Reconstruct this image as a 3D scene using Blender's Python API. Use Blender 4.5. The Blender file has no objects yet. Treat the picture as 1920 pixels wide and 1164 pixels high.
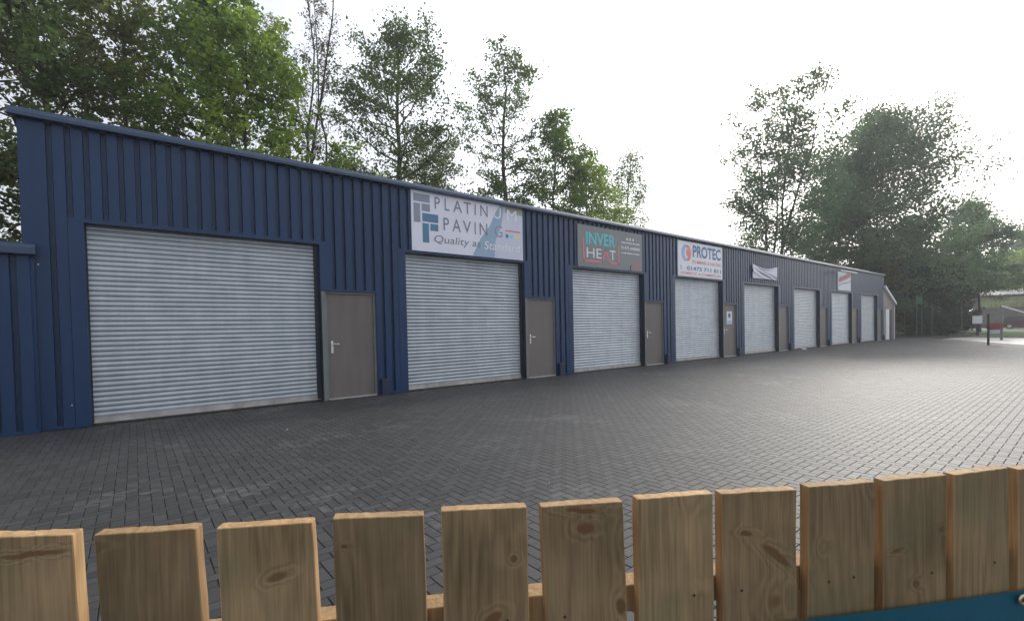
import bpy, math, random
import numpy as np
from mathutils import Vector, Matrix
R = math.radians
sc = bpy.context.scene
col = sc.collection

# ------------------------------------------------------------------ camera
YAW, PIT, ROL, FPX, CYP = 0.896302, -0.0228956, -0.0211555, 885.0, 636.3
cam_d = bpy.data.cameras.new('camera')
cam = bpy.data.objects.new('camera', cam_d); col.objects.link(cam)
fw = Vector((math.cos(YAW)*math.cos(PIT), math.sin(YAW)*math.cos(PIT), math.sin(PIT)))
r0 = Vector((math.sin(YAW), -math.cos(YAW), 0)); u0 = r0.cross(fw)
r2 = r0*math.cos(ROL)+u0*math.sin(ROL); u2 = -r0*math.sin(ROL)+u0*math.cos(ROL)
m3 = Matrix((r2, u2, -fw)).transposed()
cam.matrix_world = Matrix.Translation((0, -9.12884, 1.28186)) @ m3.to_4x4()
cam_d.sensor_width = 36; cam_d.lens = 36*FPX/1920
cam_d.shift_y = (CYP-582)/1920
cam_d.clip_start = 0.02; cam_d.clip_end = 3000
sc.camera = cam

# ------------------------------------------------------------------ light
SUN_AZ, SUN_EL = R(12), R(30)
w = bpy.data.worlds.new('World'); sc.world = w; w.use_nodes = True
nt = w.node_tree; nt.nodes.clear()
N = nt.nodes.new; L = nt.links.new
sky = N('ShaderNodeTexSky'); sky.sky_type = 'NISHITA'; sky.sun_disc = False
sky.sun_elevation = SUN_EL; sky.sun_rotation = R(90)-SUN_AZ
sky.air_density = 1.0; sky.dust_density = 4.0; sky.altitude = 0
bg1 = N('ShaderNodeBackground'); bg1.inputs[1].default_value = 0.06
L(sky.outputs[0], bg1.inputs[0])
# high thin overcast: white cloud layer, brighter round the veiled sun
tc = N('ShaderNodeTexCoord')
dot = N('ShaderNodeVectorMath'); dot.operation = 'DOT_PRODUCT'
dot.inputs[1].default_value = (math.cos(SUN_EL)*math.cos(SUN_AZ), math.cos(SUN_EL)*math.sin(SUN_AZ), math.sin(SUN_EL))
L(tc.outputs['Generated'], dot.inputs[0])
mx = N('ShaderNodeMath'); mx.operation = 'MAXIMUM'; mx.inputs[1].default_value = 0; L(dot.outputs['Value'], mx.inputs[0])
pw = N('ShaderNodeMath'); pw.operation = 'POWER'; pw.inputs[1].default_value = 5; L(mx.outputs[0], pw.inputs[0])
ml = N('ShaderNodeMath'); ml.operation = 'MULTIPLY_ADD'; ml.inputs[1].default_value = 3.0; ml.inputs[2].default_value = 0.72
L(pw.outputs[0], ml.inputs[0])
bg2 = N('ShaderNodeBackground'); bg2.inputs[0].default_value = (0.93, 0.95, 1.0, 1); L(ml.outputs[0], bg2.inputs[1])
ad = N('ShaderNodeAddShader'); L(bg1.outputs[0], ad.inputs[0]); L(bg2.outputs[0], ad.inputs[1])
wo = N('ShaderNodeOutputWorld'); L(ad.outputs[0], wo.inputs[0])
sun_d = bpy.data.lights.new('sun', 'SUN'); sun_d.energy = 2.2; sun_d.angle = R(6); sun_d.color = (1, .95, .87)
sun = bpy.data.objects.new('sun', sun_d); col.objects.link(sun)
sd = Vector((math.cos(SUN_EL)*math.cos(SUN_AZ), math.cos(SUN_EL)*math.sin(SUN_AZ), math.sin(SUN_EL)))
sun.rotation_euler = sd.to_track_quat('Z', 'Y').to_euler(); sun.location = (20, 10, 40)
vs = sc.view_settings
vs.view_transform = 'Standard'; vs.look = 'None'; vs.exposure = 0.0; vs.gamma = 1; vs.use_curve_mapping = False

# ------------------------------------------------------------------ materials
def mat(name, color, rough=.6, metal=0., spec=.5, bump=0., bscale=40., var=0., vscale=3., stretch=(1, 1, 1), island=0., coord='Object', bdist=.01):
    m = bpy.data.materials.new(name); m.use_nodes = True
    t = m.node_tree; b = t.nodes['Principled BSDF']
    b.inputs['Base Color'].default_value = (*color, 1); b.inputs['Roughness'].default_value = rough
    b.inputs['Metallic'].default_value = metal; b.inputs['Specular IOR Level'].default_value = spec
    tcn = t.nodes.new('ShaderNodeTexCoord'); mp = t.nodes.new('ShaderNodeMapping'); mp.inputs['Scale'].default_value = stretch
    t.links.new(tcn.outputs[coord], mp.inputs[0])
    last = None
    if var or island:
        mixv = t.nodes.new('ShaderNodeMath'); mixv.operation = 'ADD'; mixv.inputs[0].default_value = 0; mixv.inputs[1].default_value = 0
        if var:
            n = t.nodes.new('ShaderNodeTexNoise'); n.inputs['Scale'].default_value = vscale; n.inputs['Detail'].default_value = 6
            t.links.new(mp.outputs[0], n.inputs[0])
            mr = t.nodes.new('ShaderNodeMapRange'); mr.inputs['From Min'].default_value = .3; mr.inputs['From Max'].default_value = .7
            mr.inputs['To Min'].default_value = -var; mr.inputs['To Max'].default_value = var
            t.links.new(n.outputs[0], mr.inputs[0]); t.links.new(mr.outputs[0], mixv.inputs[0])
        if island:
            g = t.nodes.new('ShaderNodeNewGeometry')
            mr = t.nodes.new('ShaderNodeMapRange'); mr.inputs['To Min'].default_value = -island; mr.inputs['To Max'].default_value = island
            t.links.new(g.outputs['Random Per Island'], mr.inputs[0]); t.links.new(mr.outputs[0], mixv.inputs[1])
        a1 = t.nodes.new('ShaderNodeMath'); a1.operation = 'ADD'; a1.inputs[1].default_value = 1; t.links.new(mixv.outputs[0], a1.inputs[0])
        sc_ = t.nodes.new('ShaderNodeVectorMath'); sc_.operation = 'SCALE'; sc_.inputs[0].default_value = color
        t.links.new(a1.outputs[0], sc_.inputs['Scale']); t.links.new(sc_.outputs[0], b.inputs['Base Color'])
        last = sc_
    if bump:
        n = t.nodes.new('ShaderNodeTexNoise'); n.inputs['Scale'].default_value = bscale; n.inputs['Detail'].default_value = 5
        t.links.new(mp.outputs[0], n.inputs[0])
        bp = t.nodes.new('ShaderNodeBump'); bp.inputs['Strength'].default_value = bump; bp.inputs['Distance'].default_value = bdist
        t.links.new(n.outputs[0], bp.inputs['Height']); t.links.new(bp.outputs[0], b.inputs['Normal'])
    return m

def vary(m, lo, hi, tint):                               # each copy a little lighter, darker or bluer than the next
    t = m.node_tree; b = t.nodes['Principled BSDF']; src = b.inputs['Base Color'].links[0].from_socket
    oi = t.nodes.new('ShaderNodeObjectInfo'); mr = t.nodes.new('ShaderNodeMapRange'); mr.inputs['To Min'].default_value = lo; mr.inputs['To Max'].default_value = hi
    t.links.new(oi.outputs['Random'], mr.inputs[0]); v = t.nodes.new('ShaderNodeVectorMath'); v.operation = 'SCALE'; t.links.new(src, v.inputs[0]); t.links.new(mr.outputs[0], v.inputs['Scale'])
    # soft vertical streaks and hand-height smudges
    tcn = t.nodes.new('ShaderNodeTexCoord'); mp = t.nodes.new('ShaderNodeMapping'); mp.inputs['Scale'].default_value = (5, 1, .45); n = t.nodes.new('ShaderNodeTexNoise')
    n.inputs['Scale'].default_value = 1.4; n.inputs['Detail'].default_value = 5; t.links.new(tcn.outputs['Object'], mp.inputs[0]); t.links.new(mp.outputs[0], n.inputs[0])
    m2 = t.nodes.new('ShaderNodeMapRange'); m2.inputs['From Min'].default_value = .35; m2.inputs['From Max'].default_value = .7; t.links.new(n.outputs[0], m2.inputs[0])
    mx_ = t.nodes.new('ShaderNodeMix'); mx_.data_type = 'RGBA'; mx_.blend_type = 'MULTIPLY'; mx_.inputs['B'].default_value = (*tint, 1); t.links.new(m2.outputs[0], mx_.inputs['Factor'])
    t.links.new(v.outputs[0], mx_.inputs['A']); t.links.new(mx_.outputs['Result'], b.inputs['Base Color'])

def leafmat(name, c1, c2, trans=.4, scale=1.2):
    m = bpy.data.materials.new(name); m.use_nodes = True
    t = m.node_tree; b = t.nodes['Principled BSDF']; out = t.nodes['Material Output']
    b.inputs['Roughness'].default_value = .5; b.inputs['Specular IOR Level'].default_value = .3
    g = t.nodes.new('ShaderNodeNewGeometry'); n = t.nodes.new('ShaderNodeTexNoise'); n.inputs['Scale'].default_value = scale
    tcn = t.nodes.new('ShaderNodeTexCoord'); t.links.new(tcn.outputs['Object'], n.inputs[0])
    ad_ = t.nodes.new('ShaderNodeMath'); ad_.operation = 'MULTIPLY_ADD'; ad_.inputs[1].default_value = .55
    t.links.new(g.outputs['Random Per Island'], ad_.inputs[0])
    m2 = t.nodes.new('ShaderNodeMapRange'); m2.inputs['From Min'].default_value = .35; m2.inputs['From Max'].default_value = .65
    m2.inputs['To Max'].default_value = .5; t.links.new(n.outputs[0], m2.inputs[0]); t.links.new(m2.outputs[0], ad_.inputs[2])
    mixc = t.nodes.new('ShaderNodeMix'); mixc.data_type = 'RGBA'
    mixc.inputs['A'].default_value = (*c1, 1); mixc.inputs['B'].default_value = (*c2, 1)
    t.links.new(ad_.outputs[0], mixc.inputs['Factor']); t.links.new(mixc.outputs['Result'], b.inputs['Base Color'])
    tr = t.nodes.new('ShaderNodeBsdfTranslucent'); t.links.new(mixc.outputs['Result'], tr.inputs[0])
    ms = t.nodes.new('ShaderNodeMixShader'); ms.inputs[0].default_value = trans
    t.links.new(b.outputs[0], ms.inputs[1]); t.links.new(tr.outputs[0], ms.inputs[2]); t.links.new(ms.outputs[0], out.inputs[0])
    return m

KNOTS = [(-.0719, .9587, .021, .013, 0), (-.080, .9885, .040, .006, .1), (-.1902, .9213, .010, .008, 0), (-.2243, .8295, .022, .013, -.4), (.2139, .9236, .018, .006, .2), (.2700, .8790, .052, .011, .62),
         (.5162, .8652, .016, .006, -.2), (.6111, .8957, .007, .007, 0), (.5562, .799, .010, .010, 0), (-.4438, .9662, .007, .004, 0), (-.8433, .9941, .06, .006, 0), (-.5373, .9307, .020, .009, -.3), (-.0136, .8257, .013, .02, 0)]
def woodmat(name, c_lo, c_hi, knots=True, scale=1.0):
    m = bpy.data.materials.new(name); m.use_nodes = True
    t = m.node_tree; b = t.nodes['Principled BSDF']; lk = t.links.new
    b.inputs['Roughness'].default_value = .75; b.inputs['Specular IOR Level'].default_value = .25
    tcn = t.nodes.new('ShaderNodeTexCoord'); oi = t.nodes.new('ShaderNodeObjectInfo')
    off = t.nodes.new('ShaderNodeVectorMath'); off.operation = 'SCALE'; off.inputs[0].default_value = (7.3, 3.1, 19.7)
    lk(oi.outputs['Random'], off.inputs['Scale'])
    ad_ = t.nodes.new('ShaderNodeVectorMath'); ad_.operation = 'ADD'; lk(tcn.outputs['Object'], ad_.inputs[0]); lk(off.outputs[0], ad_.inputs[1])
    mp = t.nodes.new('ShaderNodeMapping'); mp.inputs['Scale'].default_value = (7.5*scale, 0.001, 8.5*scale); lk(ad_.outputs[0], mp.inputs[0])
    vo = t.nodes.new('ShaderNodeTexVoronoi'); vo.inputs['Scale'].default_value = 1.0; lk(mp.outputs[0], vo.inputs[0])
    # ring warp round knots
    kf = t.nodes.new('ShaderNodeMapRange'); kf.inputs['From Min'].default_value = 0.0; kf.inputs['From Max'].default_value = .36
    kf.inputs['To Min'].default_value = 1; kf.inputs['To Max'].default_value = 0; kf.interpolation_type = 'SMOOTHSTEP'
    sz_ = t.nodes.new('ShaderNodeSeparateColor'); lk(vo.outputs['Color'], sz_.inputs[0])
    sr = t.nodes.new('ShaderNodeMapRange'); sr.inputs['To Min'].default_value = .55; sr.inputs['To Max'].default_value = 1.5; lk(sz_.outputs[1], sr.inputs[0])
    wz = t.nodes.new('ShaderNodeTexNoise'); wz.inputs['Scale'].default_value = 24; wz.inputs['Detail'].default_value = 2; lk(ad_.outputs[0], wz.inputs[0])
    wd_ = t.nodes.new('ShaderNodeMath'); wd_.operation = 'MULTIPLY_ADD'; wd_.inputs[1].default_value = .16; lk(wz.outputs[0], wd_.inputs[0]); lk(vo.outputs['Distance'], wd_.inputs[2])
    ws_ = t.nodes.new('ShaderNodeMath'); ws_.operation = 'SUBTRACT'; ws_.inputs[1].default_value = .08; lk(wd_.outputs[0], ws_.inputs[0])
    dv = t.nodes.new('ShaderNodeMath'); dv.operation = 'DIVIDE'; lk(ws_.outputs[0], dv.inputs[0]); lk(sr.outputs[0], dv.inputs[1]); lk(dv.outputs[0], kf.inputs[0])
    # only some cells carry a knot
    sel = t.nodes.new('ShaderNodeSeparateColor'); lk(vo.outputs['Color'], sel.inputs[0])
    gt = t.nodes.new('ShaderNodeMath'); gt.operation = 'GREATER_THAN'; gt.inputs[1].default_value = .80 if knots else 2; lk(sel.outputs[0], gt.inputs[0])
    kk = t.nodes.new('ShaderNodeMath'); kk.operation = 'MULTIPLY'; lk(kf.outputs[0], kk.inputs[0]); lk(gt.outputs[0], kk.inputs[1])
    if knots:                                            # knots of these very boards (fence coordinates, half sizes)
        for (kx, kz, ra, rb_, an) in KNOTS:
            mpk = t.nodes.new('ShaderNodeMapping'); mpk.vector_type = 'TEXTURE'; mpk.inputs['Location'].default_value = (kx, -.0393, kz)
            mpk.inputs['Rotation'].default_value = (0, an, 0); mpk.inputs['Scale'].default_value = (ra*2.3, .25, rb_*2.3)
            wv = t.nodes.new('ShaderNodeVectorMath'); wv.operation = 'SCALE'; wv.inputs['Scale'].default_value = .012; lk(wz.outputs['Color'], wv.inputs[0])
            wa = t.nodes.new('ShaderNodeVectorMath'); wa.operation = 'ADD'; lk(tcn.outputs['Object'], wa.inputs[0]); lk(wv.outputs[0], wa.inputs[1])
            wb = t.nodes.new('ShaderNodeVectorMath'); wb.operation = 'SUBTRACT'; wb.inputs[1].default_value = (.006, .006, .006); lk(wa.outputs[0], wb.inputs[0]); lk(wb.outputs[0], mpk.inputs[0])
            ln_ = t.nodes.new('ShaderNodeVectorMath'); ln_.operation = 'LENGTH'; lk(mpk.outputs[0], ln_.inputs[0])
            km = t.nodes.new('ShaderNodeMapRange'); km.interpolation_type = 'SMOOTHSTEP'; km.inputs['From Min'].default_value = .1; km.inputs['From Max'].default_value = 1
            km.inputs['To Min'].default_value = 1; km.inputs['To Max'].default_value = 0; lk(ln_.outputs['Value'], km.inputs[0])
            mxk = t.nodes.new('ShaderNodeMath'); mxk.operation = 'MAXIMUM'; lk(kk.outputs[0], mxk.inputs[0]); lk(km.outputs[0], mxk.inputs[1]); kk = mxk
    sx = t.nodes.new('ShaderNodeSeparateXYZ'); lk(ad_.outputs[0], sx.inputs[0])
    mp2 = t.nodes.new('ShaderNodeMapping'); mp2.inputs['Scale'].default_value = (9, 9, .9); lk(ad_.outputs[0], mp2.inputs[0])
    nz = t.nodes.new('ShaderNodeTexNoise'); nz.inputs['Scale'].default_value = 1.3; nz.inputs['Detail'].default_value = 3; lk(mp2.outputs[0], nz.inputs[0])
    ph = t.nodes.new('ShaderNodeMath'); ph.operation = 'MULTIPLY_ADD'; ph.inputs[1].default_value = 34
    n9 = t.nodes.new('ShaderNodeMath'); n9.operation = 'MULTIPLY'; n9.inputs[1].default_value = 9.0; lk(nz.outputs[0], n9.inputs[0])
    lk(sx.outputs[0], ph.inputs[0]); lk(n9.outputs[0], ph.inputs[2])
    ph2 = t.nodes.new('ShaderNodeMath'); ph2.operation = 'MULTIPLY_ADD'; ph2.inputs[1].default_value = 1.7; lk(kk.outputs[0], ph2.inputs[0]); lk(ph.outputs[0], ph2.inputs[2])
    p3 = t.nodes.new('ShaderNodeMath'); p3.operation = 'MULTIPLY'; p3.inputs[1].default_value = 6.28; lk(ph2.outputs[0], p3.inputs[0])
    sn = t.nodes.new('ShaderNodeMath'); sn.operation = 'SINE'; lk(p3.outputs[0], sn.inputs[0])
    # broad stain + fine fibre
    n2 = t.nodes.new('ShaderNodeTexNoise'); n2.inputs['Scale'].default_value = 7; n2.inputs['Detail'].default_value = 3; lk(ad_.outputs[0], n2.inputs[0])
    mp4 = t.nodes.new('ShaderNodeMapping'); mp4.inputs['Scale'].default_value = (260, 260, 9); lk(ad_.outputs[0], mp4.inputs[0])
    n3 = t.nodes.new('ShaderNodeTexNoise'); n3.inputs['Scale'].default_value = 1.0; n3.inputs['Detail'].default_value = 4; lk(mp4.outputs[0], n3.inputs[0])
    a = t.nodes.new('ShaderNodeMath'); a.operation = 'MULTIPLY_ADD'; a.inputs[1].default_value = .13; a.inputs[2].default_value = -.62; lk(sn.outputs[0], a.inputs[0])
    b2 = t.nodes.new('ShaderNodeMath'); b2.operation = 'MULTIPLY_ADD'; b2.inputs[1].default_value = 1.25; lk(n2.outputs[0], b2.inputs[0]); lk(a.outputs[0], b2.inputs[2])
    c_ = t.nodes.new('ShaderNodeMath'); c_.operation = 'MULTIPLY_ADD'; c_.inputs[1].default_value = 1.0; lk(n3.outputs[0], c_.inputs[0]); lk(b2.outputs[0], c_.inputs[2])
    mixc = t.nodes.new('ShaderNodeMix'); mixc.data_type = 'RGBA'
    mixc.inputs['A'].default_value = (*c_lo, 1); mixc.inputs['B'].default_value = (*c_hi, 1); lk(c_.outputs[0], mixc.inputs['Factor'])
    # knot core, reddish brown
    kc = t.nodes.new('ShaderNodeMapRange'); kc.inputs['From Min'].default_value = .80; kc.inputs['From Max'].default_value = .95; lk(kk.outputs[0], kc.inputs[0])
    mk = t.nodes.new('ShaderNodeMix'); mk.data_type = 'RGBA'; mk.inputs['B'].default_value = (c_lo[0]*1.15, c_lo[1]*.92, c_lo[2]*.85, 1)
    lk(kc.outputs[0], mk.inputs['Factor'])
    gn = t.nodes.new('ShaderNodeTexNoise'); gn.inputs['Scale'].default_value = 5.5; gn.inputs['Detail'].default_value = 4
    of2 = t.nodes.new('ShaderNodeVectorMath'); of2.operation = 'ADD'; of2.inputs[1].default_value = (3.3, 8.1, 4.4); lk(ad_.outputs[0], of2.inputs[0]); lk(of2.outputs[0], gn.inputs[0])
    gf = t.nodes.new('ShaderNodeMapRange'); gf.inputs['From Min'].default_value = .5; gf.inputs['From Max'].default_value = .72; gf.inputs['To Max'].default_value = .4 if knots else 0; lk(gn.outputs[0], gf.inputs[0])
    gm_ = t.nodes.new('ShaderNodeMix'); gm_.data_type = 'RGBA'; gm_.inputs['B'].default_value = (.13, .145, .075, 1)
    lk(gf.outputs[0], gm_.inputs['Factor']); lk(mixc.outputs['Result'], gm_.inputs['A']); lk(gm_.outputs['Result'], mk.inputs['A'])
    # per-board tone
    tone = t.nodes.new('ShaderNodeMapRange'); tone.inputs['To Min'].default_value = .82; tone.inputs['To Max'].default_value = 1.3; lk(oi.outputs['Random'], tone.inputs[0])
    fin = t.nodes.new('ShaderNodeVectorMath'); fin.operation = 'SCALE'; lk(mk.outputs['Result'], fin.inputs[0]); lk(tone.outputs[0], fin.inputs['Scale'])
    lk(fin.outputs[0], b.inputs['Base Color'])
    bp = t.nodes.new('ShaderNodeBump'); bp.inputs['Strength'].default_value = .5; bp.inputs['Distance'].default_value = .002
    lk(c_.outputs[0], bp.inputs['Height']); lk(bp.outputs[0], b.inputs['Normal'])
    return m

M = {}
M['blue'] = mat('blue_steel', (0.012, 0.040, 0.108), .36, 0, .34, var=.10, vscale=.8, bump=.04, bscale=2.5, stretch=(1, 1, .35))
M['blue_cap'] = mat('blue_cap', (0.012, 0.037, 0.092), .22, 0, .6, var=.08, vscale=.7, bump=.05, bscale=1.5)
M['blue_box'] = mat('blue_box', (0.006, 0.020, 0.055), .45, var=.1)
M['blue_dark'] = mat('blue_dark', (0.012, 0.022, 0.036), .5, var=.1)
M['galv'] = mat('galvanised_slats', (0.44, 0.475, 0.51), .42, .5, .5, var=.10, vscale=2.2, stretch=(1, 1, 3), bump=.05, bscale=60, bdist=.002)
M['galv_rail'] = mat('galvanised_rail', (0.42, 0.41, 0.40), .5, .4, .5, var=.25, vscale=5)
M['door'] = mat('grey_door_paint', (0.165, 0.142, 0.137), .5, 0, .4, var=.05, vscale=1.5, bump=.03, bscale=60, bdist=.002)
M['frame'] = mat('grey_frame_paint', (0.16, 0.18, 0.175), .5, 0, .4, var=.12, vscale=4)
M['alu'] = mat('aluminium', (0.62, 0.60, 0.58), .35, .7, .5, var=.15, vscale=9)
M['steel'] = mat('handle_steel', (0.75, 0.74, 0.72), .25, .8)
M['black'] = mat('black', (0.015, 0.015, 0.016), .6, var=.2)
M['dark'] = mat('dark_interior', (0.02, 0.022, 0.025), .9)
M['rubber'] = mat('tyre', (0.02, 0.02, 0.02), .8, var=.2)
M['wood'] = woodmat('treated_wood', (0.120, 0.085, 0.044), (0.315, 0.22, 0.122))
M['cut'] = woodmat('sawn_wood', (0.20, 0.115, 0.05), (0.43, 0.285, 0.148), knots=False)
M['soil'] = mat('soil', (0.045, 0.035, 0.025), .95, var=.5, vscale=2.5, bump=.6, bscale=12, bdist=.05)
M['grass'] = mat('mown_grass', (0.06, 0.105, 0.03), .9, var=.35, vscale=3, bump=.7, bscale=30, bdist=.04)
M['road'] = mat('road_surface', (0.30, 0.295, 0.285), .38, 0, .5, var=.15, vscale=.6, bump=.15, bscale=90, bdist=.004)
M['bed'] = mat('bedding_sand', (0.012, 0.012, 0.013), .95, var=.3, vscale=30)
M['kerb'] = mat('kerb_concrete', (0.22, 0.22, 0.21), .7, var=.2, vscale=6, bump=.2)
M['bark'] = mat('bark', (0.060, 0.050, 0.040), .9, var=.35, vscale=9, bump=.6, bscale=22, bdist=.03)
M['bark_pale'] = mat('pale_bark', (0.20, 0.18, 0.155), .85, var=.4, vscale=6, bump=.4, bscale=14, bdist=.02)
M['l_fresh'] = leafmat('fresh_leaves', (0.14, 0.225, 0.03), (0.33, 0.44, 0.075), .55)
M['l_mid'] = leafmat('mid_leaves', (0.07, 0.135, 0.022), (0.18, 0.28, 0.05), .5)
M['l_dark'] = leafmat('alder_leaves', (0.06, 0.10, 0.032), (0.14, 0.205, 0.065), .5)
M['l_olive'] = leafmat('olive_leaves', (0.08, 0.105, 0.028), (0.18, 0.215, 0.055), .5)
M['l_grey'] = leafmat('grey_green_leaves', (0.07, 0.125, 0.06), (0.165, 0.25, 0.125), .55)
M['l_hedge'] = leafmat('evergreen_leaves', (0.012, 0.022, 0.012), (0.035, 0.050, 0.026), .12)
M['l_bronze'] = leafmat('bronze_buds', (0.10, 0.085, 0.045), (0.17, 0.15, 0.08), .3)
M['brick'] = mat('pinkish_render', (0.30, 0.26, 0.25), .85, var=.12, vscale=3, bump=.2)
M['white'] = mat('white_paint', (0.72, 0.73, 0.74), .5, var=.06, vscale=5)
M['roofgrey'] = mat('roof_sheet', (0.25, 0.26, 0.27), .6, var=.2)
M['vinyl'] = mat('banner_vinyl', (0.004, 0.088, 0.138), .38, 0, .5, var=.12, vscale=6, bump=.15, bscale=14, bdist=.006)

vary(M['galv'], .92, 1.08, (.86, .88, .90)); vary(M['blue'], .97, 1.03, (.80, .84, .88)); vary(M['door'], .93, 1.07, (.88, .88, .88))

# ------------------------------------------------------------------ mesh builder
class MB:
    def __init__(s): s.v = []; s.f = []; s.mi = []
    def add(s, vs, fs, mi=0):
        o = len(s.v); s.v += [tuple(p) for p in vs]; s.f += [tuple(i+o for i in f) for f in fs]; s.mi += [mi]*len(fs)
    def box(s, x0, x1, y0, y1, z0, z1, mi=0, skip=()):
        vs = [(x0, y0, z0), (x1, y0, z0), (x1, y1, z0), (x0, y1, z0), (x0, y0, z1), (x1, y0, z1), (x1, y1, z1), (x0, y1, z1)]
        s.add(vs, [(0, 3, 2, 1), (4, 5, 6, 7), (0, 1, 5, 4), (1, 2, 6, 5), (2, 3, 7, 6), (3, 0, 4, 7)], mi)
    def poly(s, pts, y0, y1, mi=0):      # pts in (x, z), counter-clockwise seen from -y; extruded y0 (front) .. y1
        n = len(pts)
        vs = [(x, y0, z) for x, z in pts]+[(x, y1, z) for x, z in pts]
        fs = [tuple(range(n)), tuple(range(2*n-1, n-1, -1))]+[((i+1) % n, i, n+i, n+(i+1) % n) for i in range(n)]
        s.add(vs, fs, mi)
    def prof_x(s, pts, x0, x1, mi=0):   # closed profile pts in (y, z), extruded along x
        n = len(pts)
        vs = [(x0, y, z) for y, z in pts]+[(x1, y, z) for y, z in pts]
        s.add(vs, [tuple(range(n)), tuple(range(2*n-1, n-1, -1))]+[((i+1) % n, i, n+i, n+(i+1) % n) for i in range(n)], mi)
    def tube(s, pts, rad, sides=8, mi=0, caps=True):
        pts = [Vector(p) for p in pts]; n = len(pts)
        if not hasattr(rad, '__len__'): rad = [rad]*n
        vs = []
        for i, p in enumerate(pts):
            d = (pts[min(i+1, n-1)]-pts[max(i-1, 0)]).normalized()
            a = d.cross(Vector((0, 0, 1)) if abs(d.z) < .9 else Vector((1, 0, 0))).normalized(); b = d.cross(a)
            for k in range(sides):
                t = 2*math.pi*k/sides; vs.append(p+(a*math.cos(t)+b*math.sin(t))*rad[i])
        fs = [(i*sides+k, i*sides+(k+1) % sides, (i+1)*sides+(k+1) % sides, (i+1)*sides+k) for i in range(n-1) for k in range(sides)]
        if caps: fs += [tuple(range(sides-1, -1, -1)), tuple((n-1)*sides+k for k in range(sides))]
        s.add(vs, fs, mi)
    def build(s, name, mats, parent=None, smooth=False, bevel=0, loc=None):
        me = bpy.data.meshes.new(name); me.from_pydata(s.v, [], s.f)
        for m in (mats if isinstance(mats, (list, tuple)) else [mats]): me.materials.append(m)
        if any(s.mi): me.polygons.foreach_set('material_index', s.mi)
        if smooth: me.polygons.foreach_set('use_smooth', [True]*len(s.f))
        me.update()
        o = bpy.data.objects.new(name, me); col.objects.link(o)
        if parent: o.parent = parent
        if loc: o.location = loc
        if bevel:
            b = o.modifiers.new('bevel', 'BEVEL'); b.width = bevel; b.segments = 2; b.limit_method = 'ANGLE'; b.angle_limit = R(40)
        return o
def tag(o, label=None, cat=None, group=None, kind=None):
    if label: o['label'] = label
    if cat: o['category'] = cat
    if group: o['group'] = group
    if kind: o['kind'] = kind
    return o
def empty(name, loc=(0, 0, 0), rz=0):
    o = bpy.data.objects.new(name, None); col.objects.link(o); o.location = loc; o.rotation_euler = (0, 0, rz); o.empty_display_size = .2
    return o
def npmesh(name, V, F, mats, parent=None, mi=None, smooth=False):
    V = np.asarray(V, dtype=np.float32); F = np.asarray(F, dtype=np.int32); k = F.shape[1]
    me = bpy.data.meshes.new(name)
    me.vertices.add(len(V)); me.vertices.foreach_set('co', V.ravel())
    me.loops.add(F.size); me.loops.foreach_set('vertex_index', F.ravel())
    me.polygons.add(len(F)); me.polygons.foreach_set('loop_start', np.arange(len(F), dtype=np.int32)*k)
    me.polygons.foreach_set('loop_total', np.full(len(F), k, dtype=np.int32))
    for m in (mats if isinstance(mats, (list, tuple)) else [mats]): me.materials.append(m)
    me.polygons.foreach_set('use_smooth', np.full(len(F), smooth, dtype=bool))
    me.update(calc_edges=True); me.validate()
    o = bpy.data.objects.new(name, me); col.objects.link(o)
    if parent: o.parent = parent
    return o

# ------------------------------------------------------------------ ground
g = MB(); g.add([(-250, -250, -.06), (350, -250, -.06), (350, 250, -.06), (-250, 250, -.06)], [(0, 1, 2, 3)])
tag(g.build('ground', M['soil']), kind='structure')

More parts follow.
